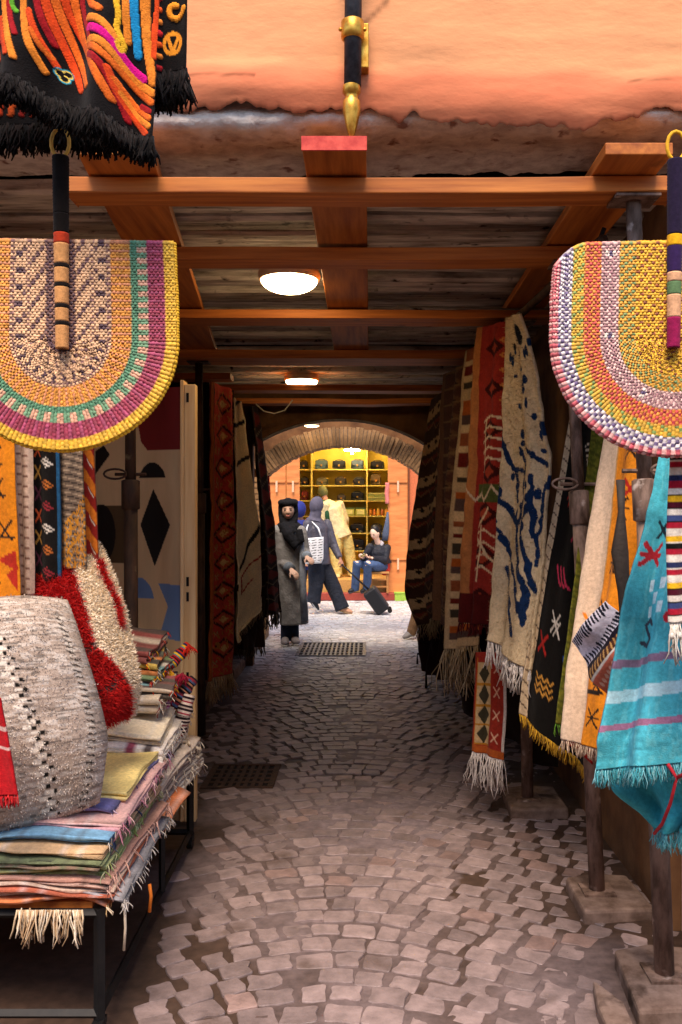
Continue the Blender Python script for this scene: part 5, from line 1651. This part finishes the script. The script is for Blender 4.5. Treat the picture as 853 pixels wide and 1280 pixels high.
cv = Canvas(110, 150, .38, .62, 'eedfc6')
redm = (cv.U < .50 + .025 * np.sin(cv.V * 9) + .06 * (fbm(cv.X * 20, cv.Y * 20, 3) - .5) + .9 * np.clip(cv.V - .55, 0, 1) - .08) & (cv.V > .06)
cv.put(redm, 'c41f1c')
cv.put((np.abs(cv.U - .84 - .02 * np.sin(cv.V * 20)) < .035) & (cv.V > .14) & (cv.V < .52), 'c41f1c')
cv.put((fbm(cv.X * 30, cv.Y * 14, 8) > .63) & (cv.V < .16), 'a81a18')
cv.put((np.abs(cv.V - .62 + .10 * cv.U) < .03) & redm & (vnoise(cv.X * 160, cv.Y * 160, 3) > .35), '6a5a50')
cv.put((np.abs(cv.V - .86 + .12 * cv.U) < .035) & redm & (vnoise(cv.X * 160, cv.Y * 160, 4) > .35), '6a5a50')
pad('shaggy_red_rug', 'folded shaggy red and cream rug leaning behind the grey blanket', 'rug',
    [(0, P(30, 722, 3.08), P(120, 674, 3.22)), (.45, P(66, 800, 2.94), P(154, 772, 3.12)), (.8, P(90, 880, 2.86), P(170, 852, 3.06)), (1, P(94, 920, 2.84), P(170, 895, 3.04))], cv, .075, 4.5, (42000, .019, .0024), .06, 5, None, 3)
cv = Canvas(150, 180, .42, .75, 'ae9c8c')
cv.heather('d2c8bc', .42, 34, 190, 5).heather('4e463f', .26, 40, 220, 6)
for k in range(34):
    v = .20 + k * .023; off = (k % 2) * .035
    for sgn in (0,):
        u = .42 + .30 * v + off - .06
        cv.rect(u, v, u + .05, v + .016, 'ddd2c2'); cv.rect(u + .05, v + .004, u + .075, v + .018, '1b1815')
for k in range(60):
    v = .12 + k * .0145
    u = .86 + .04 * math.sin(v * 3)
    cv.line([(u, v), (u + .035, v + .008)], .0045, '2a2622' if k % 2 else 'd2c8b8')
for v0 in (.33, .56, .64, .83):
    for k in range(16):
        cv.line([(.12 + k * .02, v0 + .012 * math.sin(k * 1.7)), (.14 + k * .02, v0 + .035 + .012 * math.sin(k * 1.7))], .004, '2a2622')
pad('grey_blanket', 'thick heathered grey blanket with black and white stitching on the stall', 'blanket',
    [(0, P(-110, 760, 2.72), P(92, 735, 2.86)), (.3, P(-95, 830, 2.64), P(108, 812, 2.80)), (.7, P(-95, 950, 2.58), P(138, 922, 2.74)), (1, P(-95, 1060, 2.58), P(136, 1018, 2.72))], cv, .14, 3.6, (9000, .010, .0016), .40, 2.6, None, 5, (.014, 1.1, .3), .016)
cv = Canvas(40, 70, .12, .3, 'b01a20').mottle(.3, 60, 30)
cv.rect(0, .28, 1, .32, 'd8b8ac').rect(0, .48, 1, .52, 'd8b8ac')
rug('red_throw', 'bright red throw with pale stripes at the left photo edge', 'throw', px_rows([(0, -60, 862, 2, 872), (.5, -60, 930, 14, 935), (1, -60, 1000, 24, 992)], 2.36), cv, (.008, 1, .1), 0, .008, (.03, ['a81a20', 'c02a2c'], 60, .003), None, None, 2)


# ================================================================== PEOPLE
SKIN = flat('e8bfa4', .55, bump=.1, var=.06)
SKIN2 = flat('a8765a', .55, bump=.1, var=.06)


def hand(m, wrist, dirv, palm, curl=.5, s=1.0):
    """palm, four unequal bent fingers and a thumb leaving the side of the palm"""
    d = unit(dirv); pn = unit(np.asarray(palm) - d * np.dot(palm, d)); sd = np.cross(d, pn)
    w = np.asarray(wrist, float)
    kn = w + d * .088 * s
    m.tube([w - d * .01, w + d * .03 * s, w + d * .065 * s, kn], [(.026 * s, .019 * s), (.034 * s, .018 * s), (.041 * s, .017 * s), (.04 * s, .014 * s)], 12, side=sd)
    for k, (o, L_) in enumerate(((-.03, .066), (-.01, .078), (.01, .074), (.029, .058))):
        b = kn + sd * o * s - d * .012
        q = [b]
        a = 0
        for f, st in ((.42, .5), (.33, .8), (.25, .6)):
            a += curl * st
            q.append(q[-1] + (d * math.cos(a) + pn * math.sin(a)) * L_ * f * s)
        m.tube(q, [.0095 * s, .009 * s, .0085 * s, .007 * s], 8)
    b = w + d * .03 * s - sd * .03 * s
    m.tube([b, b + (d * .6 - sd * .7 + pn * .3) * .03 * s, b + (d * 1.1 - sd * .75 + pn * .6) * .05 * s], [.012 * s, .011 * s, .008 * s], 8)


def figure(label, J, face, mat, group='people in the far alley', s=1.0, curl=.6, palmL=(0, -1, 0), palmR=(0, -1, 0), base=None):
    """one continuous body grown from joints; J maps joint names to points"""
    t = thing('person', label, 'person', base if base is not None else (J['pel'][0], J['pel'][1], 0), group)
    m = MB()
    f = unit(face); up = unit(np.asarray(J['head']) - np.asarray(J['neck'])); sdh = unit(np.cross(f, up)); f2 = np.cross(up, sdh)
    Mx = np.stack([sdh, f2, up], 1)

    def hd(p):
        x, y, z = p
        k = 1 - .30 * max(0, -z) ** 1.5
        q = np.array([x * k, y * (1 - .12 * max(0, -z)), z])
        if y > 0:
            q[1] += .17 * math.exp(-((x / .16) ** 2 + ((z + .12) / .22) ** 2)) - .05 * (math.exp(-(((x - .36) / .2) ** 2 + ((z - .08) / .14) ** 2)) + math.exp(-(((x + .36) / .2) ** 2 + ((z - .08) / .14) ** 2)))
            q[1] += .05 * math.exp(-((x / .3) ** 2 + ((z + .52) / .1) ** 2))
        return q
    hr = (.074 * s, .092 * s, .115 * s)
    m.ball(J['head'], hr, Mx, 30, 22, fn=hd)
    for e in (-1, 1):
        m.ball(np.asarray(J['head']) + sdh * e * .074 * s - f2 * .005, (.012, .02, .03), Mx, 8, 6)
    sh = unit(np.asarray(J['shR']) - np.asarray(J['shL']))
    m.tube([np.asarray(J['chest']), J['neck'], np.asarray(J['neck']) * .4 + np.asarray(J['head']) * .6], [.07 * s, .052 * s, .05 * s], 12)
    top = np.asarray(J['neck']) * .8 + np.asarray(J['chest']) * .2
    m.tube([np.asarray(J['pel']) - unit(np.asarray(J['chest']) - np.asarray(J['pel'])) * .08, J['pel'], np.asarray(J['pel']) * .5 + np.asarray(J['chest']) * .5, J['chest'], top],
           [(.12 * s, .09 * s), (.155 * s, .105 * s), (.125 * s, .09 * s), (.15 * s, .105 * s), (.075 * s, .06 * s)], 16, side=sh)
    for S_ in 'LR':
        m.tube([J['sh' + S_], J['el' + S_], J['wr' + S_]], [.05 * s, .04 * s, .026 * s], 12)
        m.ball(J['sh' + S_], .055 * s); m.ball(J['el' + S_], .041 * s)
        dv = np.asarray(J['ha' + S_]) - np.asarray(J['wr' + S_])
        hand(m, J['wr' + S_], dv, palmL if S_ == 'L' else palmR, curl, s)
        kn = np.asarray(J['kn' + S_]); an = np.asarray(J['an' + S_]); hi = np.asarray(J['hi' + S_])
        m.tube([hi, hi * .5 + kn * .5, kn, kn * .65 + an * .35, an], [.088 * s, .075 * s, .055 * s, .056 * s, .036 * s], 14)
        m.ball(kn, .056 * s)
        m.tube([an, an * .4 + np.asarray(J['to' + S_]) * .6, J['to' + S_]], [(.036 * s, .04 * s), (.042 * s, .03 * s), (.034 * s, .02 * s)], 10)
    body = build('body', m, mat, t, smooth=True, remesh=.008)
    for e in (-1, 1):
        ep = np.asarray(J['head']) + sdh * e * .03 * s + f2 * .078 * s + up * .012 * s
        build('eye', MB().ball(ep, (.012, .008, .007), Mx, 8, 6), flat('1a120e', .3), body, smooth=True)
        build('eyebrow', MB().tube([ep + sdh * e * -.014 + up * .02 + f2 * .008, ep + sdh * e * .014 + up * .02], .0035, 6), flat('1a120e', .8), body)
    mp = np.asarray(J['head']) + f2 * .083 * s - up * .052 * s
    build('mouth', MB().ball(mp, (.026, .010, .006), Mx, 10, 6), flat('bd7466', .5), body, smooth=True)
    return t, (sdh, f2, up, Mx)


def shoe(t, an, to, c, sole='d8d4cc', r=.05):
    an = np.asarray(an, float); to = np.asarray(to, float)
    d = unit(to - an); dn = np.array([0, 0, -1.0])
    b = an + dn * .015
    o = build('shoe', MB().tube([an - d * .03, an * .6 + to * .4, to * .85 + an * .15, to + d * .035], [(r * .9, r * 1.05), (r * .95, r * .9), (r * .95, r * .65), (r * .5, r * .4)], 14, side=np.cross(d, dn)), flat(c, .6), t, smooth=True, remesh=.009)
    e0 = an - d * .05 + np.array([0, 0, -.045]); e1 = to + d * .03 + np.array([0, 0, -.028])
    build('sole', MB().tube([e0, e0 * .5 + e1 * .5, e1], [(r * .85, .013), (r * .95, .013), (r * .55, .012)], 14, side=np.cross(d, dn)), flat(sole, .7), o, smooth=True)


def trousers(t, J, c, r=(.11, .10, .085, .075), s=1.0, flare=1.0):
    m = MB()
    for S_ in 'LR':
        hi, kn, an = (np.asarray(J[k + S_]) for k in ('hi', 'kn', 'an'))
        m.tube([hi + unit(hi - kn) * .06, hi, hi * .5 + kn * .5, kn, kn * .5 + an * .5, an + unit(an - kn) * .015], [r[0] * .9, r[0], r[1], r[2], r[3], r[3] * flare], 16)
    sh = unit(np.asarray(J['hiR']) - np.asarray(J['hiL']))
    pe = np.asarray(J['pel']); ch = np.asarray(J['chest'])
    m.tube([pe - unit(ch - pe) * .09, pe, pe + unit(ch - pe) * .12], [(.13 * s, .11 * s), (.175 * s, .125 * s), (.15 * s, .11 * s)], 16, side=sh)
    return build('trousers', m, flat(c, .85, bump=1, scale=13, dist=.03), t, smooth=True, remesh=.012)


def top(t, J, c, hem, r=.065, grow=1.0, rough=.8, name='jacket', wr=.9, bump=.8):
    m = MB()
    sh = unit(np.asarray(J['shR']) - np.asarray(J['shL']))
    pe = np.asarray(J['pel']); ch = np.asarray(J['chest']); nk = np.asarray(J['neck'])
    m.tube([hem, pe * .6 + ch * .4, ch, nk * .55 + ch * .45, nk], [(.19 * grow, .14 * grow), (.17 * grow, .135 * grow), (.185 * grow, .135 * grow), (.14 * grow, .10 * grow), (.075, .07)], 20, side=sh)
    for S_ in 'LR':
        a, b, w_ = (np.asarray(J[k + S_]) for k in ('sh', 'el', 'wr'))
        m.ball(a, r * 1.12 * grow); m.ball(b, r * .98)
        m.tube([a, a * .5 + b * .5, b, b * .45 + w_ * .55, b * (1 - wr) + w_ * wr], [r * 1.1 * grow, r * 1.05, r, r * .85, r * .75], 14)
    return build(name, m, flat(c, rough, bump=1, scale=12, dist=.028), t, smooth=True, remesh=.011)


def joints(d, **kw):
    return {k: P(v[0], v[1], d + (v[2] if len(v) > 2 else 0)) for k, v in kw.items()}


# ---- woman in a long grey coat and black headscarf
D = 9.94
J = joints(D, head=(360.5, 638), neck=(361, 654, .02), chest=(361, 674), pel=(363, 718), shL=(347, 664), elL=(348, 697, .03), wrL=(364, 712, -.17), haL=(371, 719, -.22),
           shR=(376, 665), elR=(381, 690, -.02), wrR=(384, 697, -.2), haR=(389, 700, -.28), hiL=(358, 724), knL=(357, 763, -.02), anL=(357, 799.5), toL=(356, 803.5, -.15),
           hiR=(368, 724), knR=(368, 763), anR=(368, 799), toR=(371, 802.5, -.14))
t, ax = figure('smiling woman in a long grey coat and black headscarf, standing left in the arch', J, (.05, -1, -.03), SKIN, palmL=(.4, 0, -1), palmR=(0, .3, -1), curl=.7)
m = MB()
m.tube([P(368, 780, D), P(367, 760, D), P(365, 735, D), P(363, 710, D), P(362, 685, D), P(361, 668, D), P(361, 658, D + .02)],
       [(.165, .14), (.165, .14), (.165, .135), (.16, .13), (.158, .125), (.15, .105), (.08, .07)], 24, side=(1, 0, 0))
for S_ in 'LR':
    a, b, w_ = J['sh' + S_], J['el' + S_], J['wr' + S_]
    m.ball(a, .075); m.ball(b, .062)
    m.tube([a, a * .5 + b * .5, b, b * .4 + w_ * .6, w_ + unit(w_ - b) * -.01], [.075, .068, .063, .06, .056], 14)
build('coat', m, flat('878684', .85, bump=1.0, scale=9, dist=.03), t, smooth=True, remesh=.011)
m = MB().tube([P(377, 668, D - .11), P(378, 700, D - .135), P(379, 735, D - .13), P(381, 776, D - .12)], [(.022, .02), (.032, .02), (.038, .022), (.042, .024)], 12, side=(1, 0, 0))
build('dress_panel', m, flat('98a2ae', .8, bump=.6, scale=20), t, smooth=True)
for S_ in 'LR':
    w_, b = J['wr' + S_], J['el' + S_]
    build('cuff', MB().tube([w_ + (b - w_) * .25, w_ + (b - w_) * .02], [.061, .058], 14), flat('6c7680' if S_ == 'L' else '8a98a6', .8), t, smooth=True)
sd, f2, up, Mx = ax
hc = J['head']
m = MB().ball(hc - f2 * .035 + up * .012, (.098, .098, .128), Mx, 24, 16)
pts = [hc + up * .088 + sd * .084 * math.cos(a) + f2 * (.084 * math.sin(a) - .022) for a in np.linspace(0, 2 * math.pi, 19)]
m.tube(pts, .034, 10)
for e in (-1, 1):
    m.tube([hc + up * .06 + sd * e * .088 + f2 * .0, hc + sd * e * .09 - up * .04 + f2 * .0, hc - up * .13 + sd * e * .07 + f2 * .03], [.024, .026, .034], 10)
for zoff, rr, rad in ((-.152, .075, .034), (-.185, .1, .046), (-.235, .11, .044)):
    pts = [hc + up * zoff + sd * rr * math.cos(a) + f2 * (rr * .8 * math.sin(a)) for a in np.linspace(0, 2 * math.pi, 17)]
    m.tube(pts, rad, 10)
m.tube([hc - up * .07 - f2 * .03, hc - up * .13 - f2 * .005, hc - up * .2], [.075, .072, .1], 14)
m.tube([hc - up * .18 - sd * .06 + f2 * .1, P(360, 672, D - .16), P(370, 683, D - .17), P(376, 676, D - .16), P(374, 662, D - .13)], [.04, .05, .055, .05, .04], 12)
m.tube([P(353, 655, D - .1), P(360, 668, D - .15), P(368, 680, D - .17)], [.04, .06, .05], 12)
build('headscarf', m, flat('0d0e14', .9, bump=1, scale=22, dist=.02), t, smooth=True, remesh=.01)
trousers(t, J, '1a2238', (.075, .07, .06, .055), s=.85)
shoe(t, J['anL'], J['toL'], '8a8280'); shoe(t, J['anR'], J['toR'], '8a8280')

# ---- person in a blue hood behind her
D = 13.5
J = joints(D, head=(375.5, 637), neck=(375, 651, .02), chest=(374.5, 667), pel=(374, 700), shL=(362, 658), elL=(360, 680, .02), wrL=(363, 700, -.05), haL=(364, 707, -.08), shR=(387, 658), elR=(388, 680), wrR=(385, 699, -.06), haR=(384, 706, -.1),
           hiL=(370, 704), knL=(370, 733), anL=(370, 758.5), toL=(370, 761, -.16), hiR=(378, 704), knR=(377, 733), anR=(377, 758.5), toR=(378, 761, -.16))
t, ax = figure('person in a blue hooded top, half hidden behind the woman in grey', J, (.5, 1, -.05), SKIN2)
top(t, J, '28346a', P(374, 712, D), .06, .95)
sd, f2, up, Mx = ax
build('hood', MB().ball(J['head'] - f2 * .02 + up * .006, (.10, .105, .132), Mx, 20, 14).tube([J['neck'] + up * .02, J['neck'] - up * .05], [.085, .12], 14), flat('26307a', .85, bump=.8, scale=20), t, smooth=True, remesh=.011)
trousers(t, J, '14151c', (.09, .085, .07, .06), s=.9)
shoe(t, J['anL'], J['toL'], '1c1a1a'); shoe(t, J['anR'], J['toR'], '1c1a1a')

# ---- walker in a grey jacket, dark jeans, wheeling a suitcase
D = 12.95
J = joints(D, head=(397, 632), neck=(394, 646), chest=(396, 661), pel=(399, 701), shL=(385, 655, -.1), elL=(384, 680, -.16), wrL=(388, 690, -.24), haL=(394, 688, -.28), shR=(409, 655, .12), elR=(417, 681, .1), wrR=(425.5, 699, .02), haR=(428, 705, 0),
           hiL=(395, 706, -.07), knL=(395, 733, -.06), anL=(390, 757, -.06), toL=(386, 752, -.02), hiR=(404, 706, .08), knR=(418, 736, .06), anR=(428, 760.5, .02), toR=(438, 764.5, -.0))
J['anL'] = P(392, 752, D - .06); J['toL'] = P(397, 760, D - .06)
t, ax = figure('walker in a grey jacket and dark jeans striding past with a suitcase', J, (.75, .65, -.1), SKIN2, curl=1.1, palmR=(-.6, .4, 0))
top(t, J, '4a4852', P(399, 706, D), .066, 1.0, .42)
sd, f2, up, Mx = ax
m = MB().ball(J['head'] - f2 * .018 + up * .004, (.10, .108, .132), Mx, 22, 14)
m.tube([J['head'] - up * .08, J['neck'] - up * .01, J['neck'] - up * .06], [.085, .088, .13], 16)
build('headscarf', m, flat('565260', .85, bump=.9, scale=16), t, smooth=True, remesh=.011)
trousers(t, J, '171b26', (.115, .115, .11, .10), s=1.0, flare=1.1)
shoe(t, J['anR'], J['toR'], 'b98a6a', 'b0926e'); shoe(t, J['anL'], J['toL'], '26282e')
# tote on the shoulder
tb = thing('tote_bag', 'white tote bag with black stripes on the walker\'s shoulder', 'bag', P(391, 706, 12.6))
cv = Canvas(50, 60, .3, .4, 'd8d8d8')
for k in range(9):
    for j in range(3):
        cv.line([(.06 + j * .32 + .03 * (k % 2), .10 + k * .095), (.28 + j * .32, .085 + k * .095)], .010, '1a1c22')
S, n = surface(px_rows([(0, 379.5, 673, 405, 671), (.8, 380, 700, 404.5, 698), (1, 382, 705, 402, 704)], 12.62, 12.68), cv, (.008, 1, .1), 0, 1, .006)
e = lambda q: (1 - np.abs(2 * q - 1) ** 3.0) ** (1 / 3.0)
F = S + (.05 * e(cv.U) * (.3 + .7 * e(cv.V)))[..., None] * n
B = S - (.05 * e(cv.U) * (.3 + .7 * e(cv.V)))[..., None] * n
m = MB().grid(F, cv.C); b2 = MB().grid(B[:, ::-1], cv.C[:, ::-1]); m.add(b2.v, b2.f, np.array(b2.c))
build('bag_body', m, M['cloth'], tb, smooth=True)
build('strap', MB().tube([P(382, 673, 12.62), P(384, 660, 12.72), P(388, 650, 12.88), P(398, 660, 12.72), P(402, 672, 12.68)], .012, 8), flat('d8d8d8', .8), tb, smooth=True)
# suitcase tilted towards the hand
sc0 = thing('suitcase', 'dark wheeled suitcase tilted back beside the walker', 'suitcase', P(476, 768, 12.9))
a = P(461, 737, 12.95); b = P(480, 763.5, 12.95)          # axis from the top end to the wheel end
ax_ = unit(b - a); wd_ = unit(np.cross(ax_, (0, 1, 0))); L_ = np.linalg.norm(b - a)
R3 = np.stack([wd_, np.array([0, 1.0, 0]), ax_], 1)
build('shell', MB().box((a + b) / 2, (.21, .36, L_), R3), flat('17181b', .5), sc0, bevel=.03)
for k in (-.1, 0, .1):
    build('rib', MB().box((a + b) / 2 + np.array([0, k, 0]) - wd_ * 0, (.222, .012, L_ * .86), R3), flat('2a2c30', .45), sc0, bevel=.004)
for sgn in (-1, 1):
    build('wheel', MB().tube([b + wd_ * .08 * sgn + ax_ * .035 + np.array([0, -.15, 0]), b + wd_ * .08 * sgn + ax_ * .035 + np.array([0, -.12, 0])], .034, 14), flat('0e0e10', .5), sc0)
    build('wheel', MB().tube([b + wd_ * .08 * sgn + ax_ * .035 + np.array([0, .12, 0]), b + wd_ * .08 * sgn + ax_ * .035 + np.array([0, .15, 0])], .034, 14), flat('0e0e10', .5), sc0)
hnd = J['haR']
build('pull_handle', MB().tube([a + np.array([0, -.09, 0]), hnd + np.array([0, -.06, -.01])], .008, 8).tube([a + np.array([0, .09, 0]), hnd + np.array([0, .06, -.01])], .008, 8)
      .tube([hnd + np.array([0, -.07, -.01]), hnd + np.array([0, .07, -.01])], .014, 8), M['steel'], sc0, smooth=True)

# ---- shopper in cream leaning into the shop
D = 15.75
J = joints(D, head=(404, 616, .12), neck=(408, 627, .06), chest=(416, 637), pel=(426, 667), shL=(407, 632, -.12), elL=(403, 655, -.1), wrL=(402, 676, .02), haL=(401, 683, .06), shR=(425, 631, .1), elR=(432, 650, .16), wrR=(432, 664, .3), haR=(431, 671, .34),
           hiL=(420, 672, -.06), knL=(420, 698, -.05), anL=(422, 717, -.04), toL=(423, 720, -.16), hiR=(432, 672, .06), knR=(438, 697, .1), anR=(441, 717, .12), toR=(441, 720, .0))
for k in ('anL', 'toL', 'anR', 'toR'):
    J[k][2] = .385 if k[:2] == 'an' else .355
t, ax = figure('shopper in cream top and pale yellow trousers leaning into the bag shop', J, (-.5, .85, -.2), SKIN2, base=(J['pel'][0], D, .33))
top(t, J, 'd6c796', P(428, 672, D), .07, 1.05)
sd, f2, up, Mx = ax
build('cap', MB().ball(J['head'] + up * .02 - f2 * .005, (.088, .104, .118), Mx, 18, 10).tube([J['head'] + up * .05 + f2 * .08, J['head'] + up * .035 + f2 * .15], [(.06, .01), (.045, .008)], 10, side=sd), flat('6a6a3a', .85), t, smooth=True, remesh=.011)
build('scarf', MB().tube([P(404, 627, D - .02), P(408, 640, D - .15), P(411, 654, D - .16)], [(.04, .05), (.055, .04), (.03, .03)], 12), flat('1d4a2c', .85, bump=.8), t, smooth=True)
trousers(t, J, 'cdbb72', (.125, .12, .10, .09), s=1.05)
shoe(t, J['anL'], J['toL'], 'c9b27a', 'b89a5a'); shoe(t, J['anR'], J['toR'], 'c9b27a', 'b89a5a')

# ---- girl seated on a stool, looking at her phone
D = 14.92
st = thing('wooden_stool', 'small wooden stool under the seated person', 'stool', P(472, 741, D))
sx_, sy_ = P(472, 714, D)[0] + .03, D + .06
build('seat', MB().box((sx_, sy_, .475), (.34, .32, .035)), flat('b07a42', .6), st, bevel=.008)
for a_ in (-1, 1):
    for b_ in (-1, 1):
        build('leg', MB().box((sx_ + a_ * .14, sy_ + b_ * .12, .30 if b_ > 0 else .295), (.035, .035, .33)), flat('a06c38', .6), st, bevel=.004)
for z_ in (.24, .36):
    build('rung', MB().box((sx_, sy_ - .12, z_), (.25, .022, .025)), flat('a06c38', .6), st)
J = joints(D, head=(469, 667, -.06), neck=(473, 680, .02), chest=(474, 689, .04), pel=(475, 704.5, .08), shL=(463, 684, -.02), elL=(455, 699, -.04), wrL=(454, 697, -.22), haL=(451, 696, -.3), shR=(484, 685, .04), elR=(481, 701, -.05), wrR=(464, 697.5, -.22), haR=(457, 696, -.28),
           hiL=(468, 708, .0), knL=(446, 705, -.22), anL=(444, 735, -.12), toL=(437.5, 738, -.22), hiR=(478, 708, .06), knR=(460, 705, -.34), anR=(459, 734, -.16), toR=(453, 738, -.24))
for k in 'LR':
    J['an' + k][2] = .20; J['to' + k][2] = .165; J['an' + k][1] = 14.955; J['to' + k][1] = 14.92 - .02
t, ax = figure('seated person in navy jacket and jeans looking down at a phone', J, (-.55, -.75, -.55), SKIN, curl=.9, palmL=(0, 0, 1), palmR=(0, 0, 1), base=P(472, 741, D), s=.96)
top(t, J, '191b24', P(477, 707, D + .06), .064, 1.0, .6)
sd, f2, up, Mx = ax
m = MB().ball(J['head'] - f2 * .036 + up * .03, (.082, .09, .108), Mx, 20, 14)
m.tube([J['head'] - f2 * .08 + up * .0, J['head'] - f2 * .12 - up * .06, J['head'] - f2 * .11 - up * .14], [.05, .04, .02], 10)
build('hair', m, flat('120d0b', .5, bump=.5), t, smooth=True, remesh=.01)
build('hood', MB().tube([J['neck'] + sd * .07 - f2 * .02 + up * .01, J['neck'] - f2 * .07 - up * .02, J['neck'] - sd * .07 - f2 * .02 + up * .01, J['neck'] - sd * .05 + f2 * .06 - up * .05], [.03, .05, .035, .02], 10), flat('a8a2a4', .9), t, smooth=True)
trousers(t, J, '3e5478', (.10, .095, .08, .072), s=.95)
shoe(t, J['anL'], J['toL'], '17181c', '3a3a3e'); shoe(t, J['anR'], J['toR'], '17181c', '3a3a3e')
pp = (J['haL'] + J['haR']) / 2 + np.array([0, -.03, .03])
build('phone', MB().box(pp, (.075, .14, .009), Matrix.Rotation(.4, 3, 'X')), flat('0c0c0e', .25), None, 'small dark phone held by the seated person', 'phone', bevel=.003)

# ---- passer-by mostly hidden behind the right-hand rugs
D = 10.4
J = joints(D, head=(536, 634), neck=(537, 650), chest=(537, 668), pel=(536, 715), shL=(528, 660, -.14), elL=(522, 690, -.16), wrL=(518, 712, -.18), haL=(516, 722, -.18), shR=(546, 660, .14), elR=(546, 690, .14), wrR=(543, 715, .12), haR=(542, 724, .1),
           hiL=(533, 720, -.07), knL=(524, 757, -.06), anL=(514.5, 791, -.02), toL=(507, 795.5, -.05), hiR=(539, 720, .07), knR=(540, 757, .06), anR=(542, 790, .06), toR=(534, 794, .03))
t, ax = figure('passer-by in tan trousers mostly hidden behind the banded rug', J, (-1, -.1, 0), SKIN)
top(t, J, 'b9b4b0', P(536, 716, D), .066, 1.0)
trousers(t, J, '7d5f42', (.10, .09, .07, .06))
sd, f2, up, Mx = ax
build('hair', MB().ball(J['head'] - f2 * .022 + up * .02, (.082, .092, .11), Mx, 18, 12), flat('15100d', .6), t, smooth=True)
shoe(t, J['anL'], J['toL'], '8a8684', 'd8d4cc'); shoe(t, J['anR'], J['toR'], '8a8684', 'd8d4cc')
